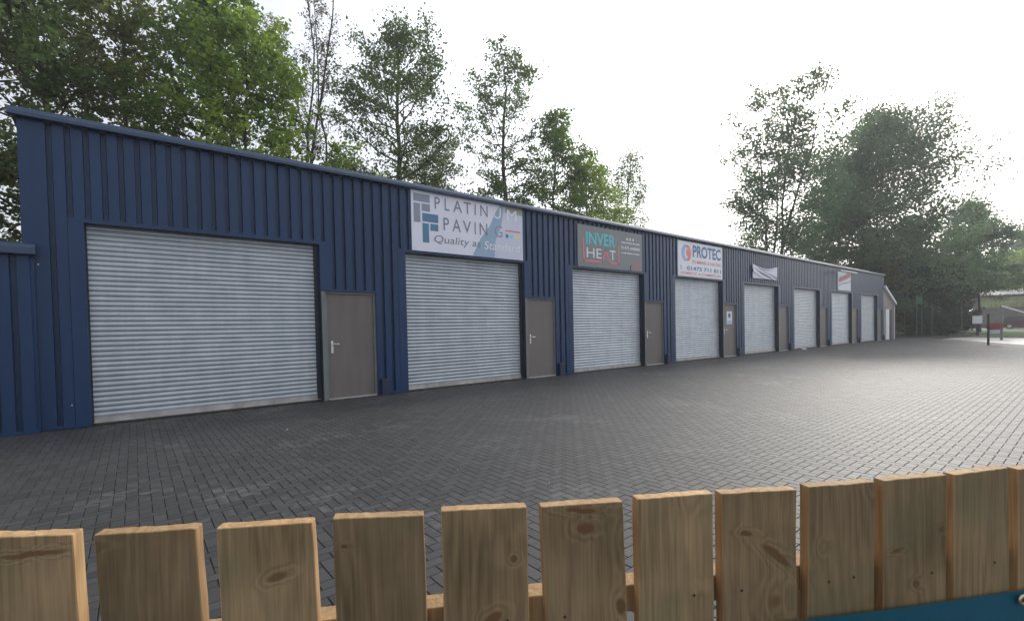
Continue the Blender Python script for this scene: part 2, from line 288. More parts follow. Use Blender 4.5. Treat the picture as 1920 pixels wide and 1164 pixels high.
EDGE = [(43.2, .0), (42.4, -1.0), (39.6, -3.6), (35.0, -5.6), (31.6, -7.4), (29.0, -12.6)]   # where the block paving stops
def edge_x(y):
    return np.interp(-y, [-p[1] for p in EDGE], [p[0] for p in EDGE])
def pavemat():
    m = bpy.data.materials.new('charcoal_block'); m.use_nodes = True
    t = m.node_tree; b = t.nodes['Principled BSDF']; lk = t.links.new
    gm = t.nodes.new('ShaderNodeNewGeometry'); tcn = t.nodes.new('ShaderNodeTexCoord')
    n1 = t.nodes.new('ShaderNodeTexNoise'); n1.inputs['Scale'].default_value = .8; n1.inputs['Detail'].default_value = 5; lk(tcn.outputs['Object'], n1.inputs[0])
    n2 = t.nodes.new('ShaderNodeTexNoise'); n2.inputs['Scale'].default_value = 16; n2.inputs['Detail'].default_value = 6; lk(tcn.outputs['Object'], n2.inputs[0])
    n3 = t.nodes.new('ShaderNodeTexNoise'); n3.inputs['Scale'].default_value = 260; n3.inputs['Detail'].default_value = 3; lk(tcn.outputs['Object'], n3.inputs[0])
    ramp = t.nodes.new('ShaderNodeMapRange'); ramp.inputs['To Min'].default_value = .027; ramp.inputs['To Max'].default_value = .043
    lk(gm.outputs['Random Per Island'], ramp.inputs[0])
    # bloom: pale mineral film on some blocks
    isl = t.nodes.new('ShaderNodeMath'); isl.operation = 'MULTIPLY_ADD'; isl.inputs[1].default_value = .10; lk(gm.outputs['Random Per Island'], isl.inputs[0]); lk(n1.outputs[0], isl.inputs[2])
    mulb = t.nodes.new('ShaderNodeMath'); mulb.operation = 'MULTIPLY_ADD'; mulb.inputs[1].default_value = .75; lk(n2.outputs[0], mulb.inputs[0]); lk(isl.outputs[0], mulb.inputs[2])
    bl = t.nodes.new('ShaderNodeMapRange'); bl.inputs['From Min'].default_value = 1.02; bl.inputs['From Max'].default_value = 1.26; lk(mulb.outputs[0], bl.inputs[0])
    bl.inputs['To Max'].default_value = .05
    s = t.nodes.new('ShaderNodeMath'); s.operation = 'ADD'; lk(ramp.outputs[0], s.inputs[0]); lk(bl.outputs[0], s.inputs[1])
    f = t.nodes.new('ShaderNodeMapRange'); f.inputs['To Min'].default_value = .75; f.inputs['To Max'].default_value = 1.25; lk(n3.outputs[0], f.inputs[0])
    s2 = t.nodes.new('ShaderNodeMath'); s2.operation = 'MULTIPLY'; lk(s.outputs[0], s2.inputs[0]); lk(f.outputs[0], s2.inputs[1])
    cc = t.nodes.new('ShaderNodeVectorMath'); cc.operation = 'SCALE'; cc.inputs[0].default_value = (.99, .99, 1.01); lk(s2.outputs[0], cc.inputs['Scale']); lk(cc.outputs[0], b.inputs['Base Color'])
    b.inputs['Roughness'].default_value = .60; b.inputs['Specular IOR Level'].default_value = .36
    bp = t.nodes.new('ShaderNodeBump'); bp.inputs['Strength'].default_value = .35; bp.inputs['Distance'].default_value = .002; lk(n3.outputs[0], bp.inputs['Height']); lk(bp.outputs[0], b.inputs['Normal'])
    return m
def paving():
    W = .0785; X0, X1, Y0, Y1 = -7.0, 43.3, -12.2, -.012
    nx, ny = int((X1-X0)/W), int((Y1-Y0)/W)
    I, J = np.meshgrid(np.arange(nx), np.arange(ny), indexing='ij'); I = I.ravel(); J = J.ravel()
    c = (I-J) % 4
    h = c == 0; v = c == 3
    x = np.concatenate([I[h], I[v]])*W+X0; y = np.concatenate([J[h], J[v]])*W+Y0
    sx = np.concatenate([np.full(h.sum(), 2*W), np.full(v.sum(), W)]); sy = np.concatenate([np.full(h.sum(), W), np.full(v.sum(), 2*W)])
    keep = ((x+sx) < edge_x(y)-.12) & ((y+sy) < Y1)
    x, y, sx, sy = x[keep], y[keep], sx[keep], sy[keep]; n = len(x)
    rg = np.random.default_rng(3); g_ = .0021; bv = .0020
    zt = rg.normal(0, .0004, n); tx = rg.normal(0, .0028, n); ty = rg.normal(0, .0028, n)
    cx, cy = x+sx/2, y+sy/2
    V = np.zeros((n, 8, 3), np.float32)
    for k, (a, b) in enumerate([(-1, -1), (1, -1), (1, 1), (-1, 1)]):
        for lv in (0, 1):
            ins = g_ if lv == 0 else g_+bv
            px = cx+a*(sx/2-ins); py = cy+b*(sy/2-ins)
            V[:, lv*4+k, 0] = px; V[:, lv*4+k, 1] = py
            V[:, lv*4+k, 2] = (zt+(px-cx)*tx+(py-cy)*ty) - (bv*1.6 if lv == 0 else 0)
    # low skirt is the chamfer; joints show the dark bed beneath
    q = np.array([(4, 5, 6, 7), (0, 1, 5, 4), (1, 2, 6, 5), (2, 3, 7, 6), (3, 0, 4, 7)], np.int32)
    F = (np.arange(n)[:, None, None]*8+q[None]).reshape(-1, 4)
    o = npmesh('paving', V.reshape(-1, 3), F, pavemat()); tag(o, kind='structure')
    b = MB(); pts = [(-7, -12.3), (29.0, -12.3)]+[(p[0]-.1, p[1]) for p in EDGE[::-1]]+[(43.1, 6), (-7, 6)]
    b.add([(px, py, -.0075) for px, py in pts], [tuple(range(len(pts)))]); tag(b.build('paving_bed', M['bed']), kind='structure')
paving()

k = MB()                                                 # flush kerb along the paving edge
for (a, b_) in zip(EDGE[:-1], EDGE[1:]):
    d = Vector((b_[0]-a[0], b_[1]-a[1], 0)); n = Vector((-d.y, d.x, 0)).normalized()*.12
    A, B = Vector((*a, .004)), Vector((*b_, .004))
    k.add([A, B, B+n, A+n, A-Vector((0, 0, .1)), B-Vector((0, 0, .1)), B+n-Vector((0, 0, .1)), A+n-Vector((0, 0, .1))], [(0, 1, 2, 3), (0, 4, 5, 1), (3, 2, 6, 7), (0, 3, 7, 4), (1, 5, 6, 2)])
tag(k.build('kerb', M['kerb']), kind='structure')
rd = MB()
rd.add([(x, y, -.012) for x, y in [(29.2, -60), (60, -60), (46.5, -14), (43.6, -7.2), (45.4, -4.4), (46.6, -3.2), (44.6, -2.6), (40.9, -2.5)]+[(p[0]+.05, p[1]) for p in EDGE[2:]]], [tuple(range(12))])
tag(rd.build('road', M['road']), kind='structure')
gr = MB(); gr.add([(x, y, .03) for x, y in [(46.7, -14), (43.9, -7.2), (45.7, -4.5), (47.0, -3.3), (58, -2.2), (78, 2.5), (78, -30), (60, -50)]], [tuple(range(8))])
tag(gr.build('grass_verge', M['grass']), kind='structure')
yd = MB(); yd.add([(78.05, -60, .02), (120, -60, .02), (120, 20, .02), (78.05, 20, .02)], [(0, 1, 2, 3)]); tag(yd.build('far_yard', M['road']), kind='structure')
# low kerb of the verge
vk = MB(); vp = [(46.7, -14), (43.9, -7.2), (45.7, -4.5), (47.0, -3.3)]
for a, b_ in zip(vp[:-1], vp[1:]): vk.tube([(a[0], a[1], .0), (b_[0], b_[1], .0)], .07, 4)
tag(vk.build('verge_kerb', M['kerb']), kind='structure')

# ------------------------------------------------------------------ the row of workshop units
X0, PITCH, NU, XL, XR = -.517, 5.0, 8, -1.15, 39.17
OW, OH, DW, DH = 3.26, 2.93, 4.33, 2.06
bld = empty('workshop_row', (19, 2.5, 0)); inv = Matrix.Translation((-19, -2.5, 0))
tag(bld, 'long single-storey row of navy blue ribbed metal workshop units with eight grey roller shutters', 'building')
bld_off = Vector((19, 2.5, 0))
def bpart(mb, name, mats, parent=bld, **kw):
    off = bld_off
    mb.v = [(x-off.x, y-off.y, z-off.z) for x, y, z in mb.v]
    return mb.build(name, mats, parent, **kw)
GP, PH = .1927, -.848                                    # rib pitch and phase
def clad(mb, xa, xb, z0, z1, y=0., dep=.050, mi=0):
    pts = []
    kk = math.floor((xa-PH)/GP)-1
    while PH+kk*GP < xb+GP:
        c = PH+kk*GP
        pts += [(c-.036, 0), (c-.027, dep), (c+.027, dep), (c+.036, 0)]
        kk += 1
    pts.sort()
    def yat(x):
        for (a, ya), (b, yb) in zip(pts[:-1], pts[1:]):
            if a <= x <= b: return ya+(yb-ya)*(x-a)/(b-a) if b > a else ya
        return 0
    P = [(xa, yat(xa))]+[p for p in pts if xa < p[0] < xb]+[(xb, yat(xb))]
    o = [(x, y+d, z0) for x, d in P]+[(x, y+d, z1) for x, d in P]; n = len(P)
    mb.add(o, [(i, i+1, n+i+1, n+i) for i in range(n-1)], mi)
wc = MB()
TOP = 4.31
clad(wc, XL+.27, X0-.17, 0.04, TOP)
for u in range(NU):
    X = X0+u*PITCH
    clad(wc, X-.17, X+OW+.22, OH+.06, TOP)
    clad(wc, X+OW+.22, X+DW+.04, DH+.04, TOP)
    clad(wc, X+DW+.04, X+PITCH-.17 if u < NU-1 else XR-.17, 0.04, TOP)
bpart(wc, 'wall_cladding', M['blue'])
for (xa, xb) in ((XL, XL+.27), (XR-.17, XR)):
    tr = MB(); tr.box(xa, xb, -.006, .03, 0, TOP); bpart(tr, 'corner_trim', M['blue'])
for u in range(NU):                                      # smooth folded trims round each opening, drip at the foot of the wall
    X = X0+u*PITCH; tr = MB()
    tr.box(X-.17, X, -.006, .165, .0, OH); tr.box(X-.17, X+OW+.22, -.008, .165, OH, OH+.06)
    tr.box(X+OW, X+OW+.22, -.006, .03, DH+.04, OH); tr.box(X+OW, X+OW+.006, .0305, .165, DH+.04, OH)
    bpart(tr, 'shutter_surround', M['blue'])
    tr = MB(); tr.box(X+OW, X+DW+.04, -.0085, .155, DH, DH+.0395); tr.box(X+DW, X+DW+.04, -.006, .155, 0, DH); bpart(tr, 'door_surround', M['blue'])
    tr = MB(); tr.box(X+OW, X+OW+.012, .002, .165, 0, DH-.001); bpart(tr, 'jamb_lining', M['blue_dark'])
    xe = X+PITCH-.17 if u < NU-1 else XR-.17
    tr = MB(); tr.box(X+DW+.04, xe, -.012, .02, 0.005, .045); bpart(tr, 'drip_trim', M['blue'])
tr = MB(); tr.box(XL+.27, X0-.17, -.012, .02, 0.005, .045); bpart(tr, 'drip_trim', M['blue'])
sh = MB(); sh.box(XL+.02, XR-.02, .17, .25, 0, 4.25); sh.box(XL+.003, XL+.15, .031, 4.9, 0, 4.2); sh.box(XR-.15, XR-.003, .031, 4.9, 0, 4.2); sh.box(XL+.02, XR-.02, 4.75, 4.95, 0, 3.7)  # first box is an unseen liner added against light leaks, then outer walls
bpart(sh, 'wall_shell_and_liner', M['blue_dark'])
rf = MB(); rf.prof_x([(.02, 4.33), (.02, 4.27), (5.1, 3.70), (5.1, 3.76)], XL-.05, XR+.04); bpart(rf, 'roof', M['roofgrey'])
cp = MB(); cp.prof_x([(-.082, 4.262), (-.105, 4.268), (-.105, 4.318), (-.074, 4.380), (-.03, 4.392), (.06, 4.392), (.06, 4.335), (.0, 4.30), (-.02, 4.262)][::-1], XL-.075, XR+.09)
bpart(cp, 'roof_capping', M['blue_cap'], smooth=False, bevel=.006)
for xj in np.arange(2.4, 39, 3.0): js = MB(); js.box(xj, xj+.10, -.1075, -.06, 4.2655, 4.312); bpart(js, 'capping_joint', M['blue_cap'])
PIT_S = .0745
def shutter(X, seed):
    rnd = random.Random(seed)
    s = MB(); Pf = []
    z = .10
    while z < OH+.05:
        for dz, dy in ((0, .0), (.006, -.0065), (.018, -.0115), (.034, -.0125), (.050, -.0095), (.0615, -.003), (.064, .004), (.070, .005)): Pf.append((.148+dy, z+dz))
        z += PIT_S
    n = len(Pf); x0, x1 = X+.012, X+OW-.012
    nseg = 6; V = []; rows = []
    for i in range(nseg+1):
        xx = x0+(x1-x0)*i/nseg
        V += [(xx, y+rnd.uniform(-.0004, .0004), zz) for y, zz in Pf]
    F = [(i*n+j, (i+1)*n+j, (i+1)*n+j+1, i*n+j+1) for i in range(nseg) for j in range(n-1)]
    s.add(V, F)
    o = bpart(s, 'roller_shutter', M['galv'], smooth=False)
    b = MB(); b.box(X+.012, X+OW-.012, .125, .16, .022, .105); b.box(X+.012, X+OW-.012, .112, .125, .022, .032)
    br = b.build('bottom_rail', M['galv_rail'], None); br.data.transform(Matrix.Translation(-bld_off)); br.parent = o
    s2 = MB(); s2.box(X+.012, X+OW-.012, .126, .158, .0, .021); sl = s2.build('rubber_seal', mat_seal, None); sl.data.transform(Matrix.Translation(-bld_off)); sl.parent = o
    for ga, gb_ in ((X+.0005, X+.02), (X+OW-.075, X+OW-.0005)):
        gd = MB(); gd.box(ga, gb_, .118, .16, 0, OH-.002); bpart(gd, 'guide_rail', M['blue_dark'])
mat_seal = mat('brown_seal', (0.14, 0.105, 0.08), .8, var=.3, vscale=8)
def door(X, i):
    fr = MB()
    fr.box(X+OW+.0125, X+OW+.075, -.003, .15, 0, DH-.001)       # steel post between shutter and door
    fr.box(X+OW+.0755, X+OW+.12, .035, .15, 0, DH-.003); fr.box(X+DW-.045, X+DW-.001, .03, .15, 0, DH-.003); fr.box(X+OW+.1205, X+DW-.0455, .03, .15, DH-.045, DH-.003)
    bpart(fr, 'door_frame', M['frame'])
    xa, xb = X+OW+.123, X+DW-.048
    d = MB(); d.box(xa, xb, .055, .10, .03, DH-.05)
    o = bpart(d, 'door', M['door'], bevel=.004)
    def sub(mb, name, mt, **kw):
        q = mb.build(name, mt, None, **kw); q.data.transform(Matrix.Translation(-bld_off)); q.parent = o; return q
    h = MB(); hx = xa+.075
    h.box(hx-.021, hx+.021, .045, .055, .88, 1.12)
    h.tube([(hx, .05, 1.06), (hx, .0, 1.06), (hx+.02, -.008, 1.06), (hx+.12, -.008, 1.055)], .0095, 8)
    h.tube([(hx, .046, .93), (hx, .036, .93)], .010, 10)
    sub(h, 'handle', M['steel'], bevel=.002)
    t = MB(); t.box(X+OW+.10, X+DW-.03, .0, .10, .002, .026); sub(t, 'threshold', M['alu'])
    v = MB(); v.tube([((xa+xb)/2+.02, .055, 1.56), ((xa+xb)/2+.02, .048, 1.56)], .02, 12); sub(v, 'door_viewer', M['door'])
    for z in (.25, 1.05, 1.8): hg = MB(); hg.tube([(xb-.004, .05, z), (xb-.004, .05, z+.1)], .008, 8); sub(hg, 'hinge', M['frame'])
def boot(X):
    b = MB(); x = X+DW+.045
    b.box(x, x+.165, -.10, -.013, 0, .30); b.box(x-.008, x+.173, -.108, -.013, .3, .325)
    bpart(b, 'kick_box', M['blue_box'], bevel=.006)
for u in range(NU):
    X = X0+u*PITCH
    shutter(X, u); door(X, u); boot(X)
# small white screw heads / scuff plates of the wall
for (x, z) in ((-.998, 2.30), (-.72, .33)): sp = MB(); sp.tube([(x, -.0062, z), (x, -.012, z)], .009, 8); bpart(sp, 'screw_cap', M['white'])

# low blue wall to the left of the row
lw = empty('low_clad_wall', (-1.25, -.1, 0)); tag(lw, 'low navy ribbed screen wall with capping, against the left corner of the row', 'wall')
c = MB(); clad(c, -1.47, -1.035, .04, 2.44, y=-.10); c.box(-1.47, -1.035, -.108, -.06, .0, .045); c.box(-1.47, -1.035, -.049, -.014, 0.05, 2.44)
c.box(-1.475, -1.42, -.0665, 3, 0, 2.44)
c.v = [(x+1.25, y+.1, z) for x, y, z in c.v]; c.build('cladding', M['blue'], lw)
c = MB(); c.prof_x([(-.17, 2.405), (-.19, 2.41), (-.19, 2.50), (-.165, 2.545), (-.12, 2.57), (-.013, 2.57), (-.013, 2.405)][::-1], -1.62, -1.005)
c.v = [(x+1.25, y+.1, z) for x, y, z in c.v]; c.build('capping', M['blue_cap'], lw, bevel=.006)
c = MB(); c.prof_x([(-.012, 2.44), (-.012, 2.56), (3.0, 2.56), (3.0, 2.44)][::-1], -1.6, -1.151); c.v = [(x+1.25, y+.1, z) for x, y, z in c.v]; c.build('side_capping', M['blue_cap'], lw)

# outbuilding past the right end
ob = empty('outbuilding', (40.4, 1.5, 0)); tag(ob, 'small pinkish lean-to outbuilding with sloping white edge past the far end of the blue row', 'building')
def opart(mb, name, m, par=None, **kw):
    mb.v = [(x-40.4, y-1.5, z) for x, y, z in mb.v]; return mb.build(name, m, par or ob, **kw)
b = MB(); b.poly([(39.2, 0), (41.62, 0), (41.62, 2.45), (39.2, 3.45)], .03, 3.2); opart(b, 'wall', M['brick'])
b = MB(); b.poly([(39.2, 3.46), (41.85, 2.37), (41.85, 2.56), (39.2, 3.65)], -.12, 3.3); opart(b, 'roof_edge', M['white'])
b = MB(); b.box(39.66, 40.42, -.02, .029, 0, 2.06); d1 = opart(b, 'door', M['white']); d1['label'] = 'white painted door'
b = MB(); b.box(40.55, 41.15, -.01, .029, 0, 2.04); d2 = opart(b, 'door', M['black']); d2['label'] = 'dark open doorway leaf'
b = MB(); b.tube([(41.56, -.04, 0), (41.56, -.04, 2.35)], .035, 8); opart(b, 'downpipe', M['white'])

# ------------------------------------------------------------------ signs
_fc = {}
def flat(name, color, rough=.45, var=.04):
    if name not in _fc: _fc[name] = mat(name, color, rough, var=var, vscale=2)
    return _fc[name]
def text(s, x0, x1, z0, z1, y, m, parent, off, name='lettering', bold=0., shear=0.):
    cu = bpy.data.curves.new('t', 'FONT'); cu.body = s; cu.offset = bold; cu.shear = shear; cu.resolution_u = 6
    to = bpy.data.objects.new('t', cu); col.objects.link(to)
    dg = bpy.context.evaluated_depsgraph_get(); me = bpy.data.meshes.new_from_object(to.evaluated_get(dg))
    bpy.data.objects.remove(to); bpy.data.curves.remove(cu)
    co = np.zeros(len(me.vertices)*3, np.float32); me.vertices.foreach_get('co', co); co = co.reshape(-1, 3)
    a, b = co.min(0), co.max(0)
    nx = x0+(co[:, 0]-a[0])/(b[0]-a[0])*(x1-x0); nz = z0+(co[:, 1]-a[1])/(b[1]-a[1])*(z1-z0)
    co = np.stack([nx-off[0], np.full(len(co), y-off[1]), nz-off[2]], 1).astype(np.float32)
    me.vertices.foreach_set('co', co.ravel()); me.materials.clear(); me.materials.append(m); me.name = name; me.update()
    o = bpy.data.objects.new(name, me); col.objects.link(o); o.parent = parent
    return o
class Sign:
    def __init__(s, name, loc, label, cat='sign'):
        s.o = empty(name, loc); s.off = Vector(loc); tag(s.o, label, cat)
    def part(s, mb, name, m, **kw):
        mb.v = [(x-s.off.x, y-s.off.y, z-s.off.z) for x, y, z in mb.v]; return mb.build(name, m, s.o, **kw)
    def text(s, t, x0, x1, z0, z1, m, y=-.0285, name='lettering', **kw): return text(t, x0, x1, z0, z1, y, m, s.o, s.off, name, **kw)
    def shape(s, pts, name, m, y=-.027):
        b = MB(); b.poly(pts, y, y+.0015); return s.part(b, name, m)
def stroke(pts, wd, y, mb):
    for (a, b) in zip(pts[:-1], pts[1:]):
        d = Vector((b[0]-a[0], b[1]-a[1])).normalized()*wd/2; n = Vector((-d.y, d.x))
        A = Vector(a)-d*.9; B = Vector(b)+d*.9
        P = [A-n, B-n, B+n, A+n]; mb.add([(p.x, y, p.y) for p in P], [(0, 1, 2, 3)])

# sign 1: white with paving-block emblem
lilac = flat('sign_lilac_white', (0.74, 0.75, 0.86)); greyi = flat('sign_grey_ink', (0.20, 0.21, 0.27)); bgrey = flat('sign_block_grey', (0.26, 0.28, 0.37))
teal = flat('sign_block_teal', (0.07, 0.20, 0.33)); wave = flat('sign_wave_blue', (0.29, 0.41, 0.55)); paleb = flat('sign_pale', (0.60, 0.63, 0.76)); wl = flat('sign_white_letter', (0.80, 0.82, 0.86))
s1 = Sign('shop_sign', (6.16, 0, 3.6), 'wide white sign with grey paving-block emblem and blue diagonal over the second shutter')
b = MB(); b.box(4.635, 7.69, -.025, -.0015, 2.985, 4.262); s1.part(b, 'panel', lilac)
s1.shape([(6.17, 2.99), (6.80, 2.99), (6.84, 3.40), (7.02, 3.78), (7.12, 4.255), (6.99, 4.255), (6.86, 4.08), (6.67, 3.72), (6.40, 3.40)], 'blue_swoosh', wave, y=-.0262)
s1.shape([(6.802, 2.99), (7.685, 2.99), (7.685, 4.255), (7.122, 4.255), (7.022, 3.78), (6.842, 3.40)], 'photo_area', paleb, y=-.0262)
s1.shape([(7.13, 4.11), (7.684, 4.09), (7.684, 4.17), (7.14, 4.18)], 'hedge_picture', flat('sign_green', (0.26, 0.36, 0.26)), y=-.0272)
s1.shape([(7.14, 4.181), (7.684, 4.171), (7.684, 4.254), (7.14, 4.254)], 'house_picture', flat('sign_brown', (0.30, 0.27, 0.25)), y=-.0272)
for q, mm in (([4.69, 5.08, 4.03, 4.20], bgrey), ([4.69, 4.845, 3.59, 3.995], bgrey), ([4.88, 5.08, 3.84, 4.0], bgrey), ([4.89, 5.28, 3.62, 3.80], teal), ([4.89, 5.045, 3.175, 3.585], teal), ([5.08, 5.275, 3.44, 3.59], teal)):
    bb = MB(); bb.box(q[0], q[1], -.0275, -.0255, q[2], q[3]); s1.part(bb, 'emblem_block', mm)
y1 = -.0290
def word(sg, letters, z0, z1, m_by, wmul=1):
    for ch, a, b_, mm in letters: sg.text(ch, a, b_, z0, z1, mm, y=y1, name='letter')
word(s1, [('P', 5.20, 5.33, greyi), ('L', 5.45, 5.57, greyi), ('A', 5.67, 5.90, greyi), ('T', 5.95, 6.15, greyi), ('I', 6.25, 6.28, greyi), ('N', 6.41, 6.62, greyi), ('U', 6.79, 7.01, wl), ('M', 7.20, 7.50, wl)], 3.93, 4.19, None)
word(s1, [('P', 5.41, 5.55, greyi), ('A', 5.64, 5.86, greyi), ('V', 5.92, 6.14, greyi), ('I', 6.24, 6.27, greyi), ('N', 6.38, 6.60, greyi), ('G', 6.82, 7.05, bgrey)], 3.49, 3.765, None)
s1.text('Quality as', 5.17, 6.40, 3.15, 3.36, greyi, y=y1, shear=.15)
s1.text('Standard', 6.50, 7.60, 3.17, 3.36, wl, y=y1, shear=.15)
b = MB(); b.box(7.14, 7.62, -.0275, -.0262, 3.655, 3.69); s1.part(b, 'red_line', flat('sign_red', (0.75, 0.16, 0.20)))
for dx, c_ in ((7.19, (0.12, 0.16, 0.5)), (7.33, (0.25, 0.65, 0.75)), (7.50, (0.80, 0.72, 0.15))):
    bb = MB(); bb.poly([(dx+.05*math.cos(t*math.pi/6), 3.545+.05*math.sin(t*math.pi/6)) for t in range(12)], -.0275, -.0262); s1.part(bb, 'coloured_dot', flat('dot%d' % (dx*100), c_))
for px_ in (4.70, 5.4, 6.16, 6.9, 7.62):
    for pz in (3.03, 4.22): bb = MB(); bb.tube([(px_, -.026, pz), (px_, -.031, pz)], .008, 8); s1.part(bb, 'fixing_screw', M['alu'])

# sign 2: grey with teal and white words
g2 = flat('sign_mid_grey', (0.17, 0.19, 0.20), .35); tl = flat('sign_turquoise', (0.05, 0.60, 0.66)); pk = flat('sign_pink', (0.85, 0.16, 0.20)); wt = flat('sign_white', (0.75, 0.77, 0.80))
s2 = Sign('shop_sign', (11.15, 0, 3.6), 'dark grey sign with turquoise and white words and red outline over the third shutter')
b = MB(); b.box(9.68, 12.62, -.028, -.0015, 2.985, 4.155); s2.part(b, 'panel', g2)
s2.text('INVER', 10.03, 11.30, 3.63, 3.98, tl, y=-.0305, bold=.012)
s2.text('HE', 10.04, 10.68, 3.255, 3.53, wt, y=-.0305); s2.text('T', 11.04, 11.31, 3.245, 3.53, wt, y=-.0305)
b = MB(); stroke([(9.90, 3.74), (9.93, 3.16), (10.71, 3.16), (10.87, 3.52), (11.03, 3.155), (11.46, 3.155), (11.46, 3.66)], .045, -.031, b); s2.part(b, 'red_outline', pk)
for cx_ in (11.87, 12.02, 12.17): b = MB(); b.box(cx_-.03, cx_+.03, -.0305, -.0285, 3.90, 3.98); s2.part(b, 'small_icon', wt)
for z_, ws in ((3.825, (.19, .05, .22, .14, .19)), (3.51, (.06, .16, .24, .09, .21))):      # rows of small print
    xx = 11.59
    for q in ws: b = MB(); b.box(xx, xx+q, -.0302, -.0285, z_-.014, z_+.014); s2.part(b, 'print_row', wt); xx += q+.028
s2.text('01475 648880', 11.58, 12.49, 3.625, 3.715, wt, y=-.0305, bold=.02)
s2.shape([(12.2, 3.02), (12.45, 3.02), (12.5, 3.2), (12.35, 3.38), (12.22, 3.25)], 'faded_flame', flat('sign_faded_red', (0.30, 0.17, 0.17)), y=-.0300)
b = MB(); b.tube([(12.02, -.035, 2.99), (12.0, -.036, 3.08), (12.05, -.036, 3.16)], .008, 6); s2.part(b, 'loose_cable', M['black'])

# sign 3
nv = flat('sign_navy', (0.04, 0.13, 0.30)); rd_ = flat('sign_orange_red', (0.80, 0.24, 0.20)); w3 = flat('sign_bright_white', (0.76, 0.79, 0.86)); lb = flat('sign_light_blue', (0.33, 0.45, 0.72))
s3 = Sign('shop_sign', (16.15, 0, 3.6), 'white sign with navy and red lettering and round emblem over the fourth shutter')
b = MB(); b.box(14.64, 17.66, -.028, -.0015, 2.985, 4.20); s3.part(b, 'panel', w3)
s3.text('PROTEC', 15.58, 17.55, 3.685, 4.11, nv, y=-.0305, bold=.03)
s3.text('PLUMBING', 15.56, 16.52, 3.46, 3.58, rd_, y=-.0305, bold=.02); s3.text('& HEATING', 16.60, 17.57, 3.46, 3.58, rd_, y=-.0305, bold=.02)
s3.text('T:', 14.75, 14.90, 3.21, 3.34, nv, y=-.0305); s3.text('01475 711 811', 15.20, 17.55, 3.205, 3.35, nv, y=-.0305, bold=.02)
s3.text('DOMESTIC & COMMERCIAL', 14.80, 17.58, 3.055, 3.145, rd_, y=-.0305, bold=.02)
def crescent(cx_, cz, r, a0, a1, off_, n=16):
    o1 = [(cx_+r*math.cos(a0+(a1-a0)*i/n), cz+r*math.sin(a0+(a1-a0)*i/n)) for i in range(n+1)]
    o2 = [(cx_+off_+r*.72*math.cos(a0+(a1-a0)*i/n), cz+r*.8*math.sin(a0+(a1-a0)*i/n)) for i in range(n, -1, -1)]
    return o1, o2
def ring(sg, cx_, cz, r, a0, a1, off_, name, m, y=-.0302):
    o1, o2 = crescent(cx_, cz, r, a0, a1, off_); o2 = o2[::-1]
    mb = MB(); n = len(o1); mb.add([(x, y, z) for x, z in o1+o2], [(i, i+1, n+i+1, n+i) for i in range(n-1)]); sg.part(mb, name, m)
ring(s3, 15.15, 3.80, .30, R(100), R(265), .12, 'blue_crescent', lb)
ring(s3, 15.20, 3.80, .29, R(-75), R(85), -.10, 'red_crescent', rd_)
s3.shape([(15.18, 3.68), (15.33, 3.72), (15.30, 3.86), (15.20, 3.98), (15.14, 3.84)], 'red_flame', rd_, y=-.0302)

# banner over the fifth shutter: vinyl hung from its two top corners, sagging and creased
def hung_banner():
    o = empty('hanging_banner', (21.3, -.05, 3.45)); tag(o, 'sagging creased white vinyl banner over the fifth shutter', 'banner')
    nx_, nz_ = 40, 20; V = []; F = []
    for i in range(nx_+1):
        u = i/nx_; x = 20.14+2.39*u
        sag = -.17*math.sin(math.pi*u)**1.0*(1-.3*u); ztop = 3.765+sag-.0*u; zbot = 3.16+.02*math.sin(3*u)
        for j in range(nz_+1):
            v = j/nz_; z = zbot+(ztop-zbot)*v
            # fold running from the top left corner to the lower right
            dline = (1-v)-(.08+u*1.02); y = -.045-.075*math.exp(-(dline/.075)**2)*(math.sin(math.pi*min(1, u*1.05)))+.055*math.exp(-((dline+.16)/.09)**2)*u
            y -= .035*math.exp(-((dline-.33)/.12)**2)*(1-u)
            y -= .035*math.exp(-((1-v)/.12)**2)*math.sin(math.pi*u)
            V.append((x-21.3, y+.05, z-3.45))
    for i in range(nx_):
        for j in range(nz_): a = i*(nz_+1)+j; F.append((a, a+nz_+1, a+nz_+2, a+1))
    s = npmesh('vinyl_sheet', V, F, flat('banner_white', (0.66, 0.66, 0.76), .4), o, smooth=True)
    sol = s.modifiers.new('t', 'SOLIDIFY'); sol.thickness = .003
    for (x, z) in ((20.17, 3.74), (22.5, 3.74), (20.17, 3.19), (22.5, 3.19)): b = MB(); b.tube([(x-21.3, .045, z-3.45), (x-21.3, -.02, z-3.45)], .015, 8); b.build('eyelet', M['alu'], o)
hung_banner()

s5 = Sign('shop_sign', (31.4, 0, 3.5), 'small white sign with slanted red script over the seventh shutter')
b = MB(); b.box(30.36, 32.47, -.028, -.0015, 3.03, 4.05); s5.part(b, 'panel', flat('sign_cool_white', (0.58, 0.66, 0.70)))
b = MB()
rr = random.Random(5)
for i in range(9):
    x = 30.50+i*.215; z = 3.44+i*.043
    stroke([(x, z), (x+.05, z+.26), (x+.13, z+.08), (x+.20, z+.28)], .075, -.0302, b)
s5.part(b, 'red_script', flat('sign_script_red', (0.60, 0.12, 0.16)))
b = MB(); stroke([(30.5, 3.30), (31.2, 3.42), (31.9, 3.50), (32.45, 3.62)], .06, -.0302, b); s5.part(b, 'underline', flat('sign_slate', (0.18, 0.20, 0.25)))
lamp = Sign('sign_light', (30.9, -.2, 4.05), 'slim white strip light on brackets above the small red-script sign', 'light')
b = MB(); b.box(29.62, 32.15, -.45, -.37, 3.985, 4.045); lamp.part(b, 'light_body', M['white'], bevel=.01)
for x in (30.0, 31.8): b = MB(); b.box(x, x+.03, -.369, .0, 4.01, 4.035); lamp.part(b, 'bracket', M['frame'])
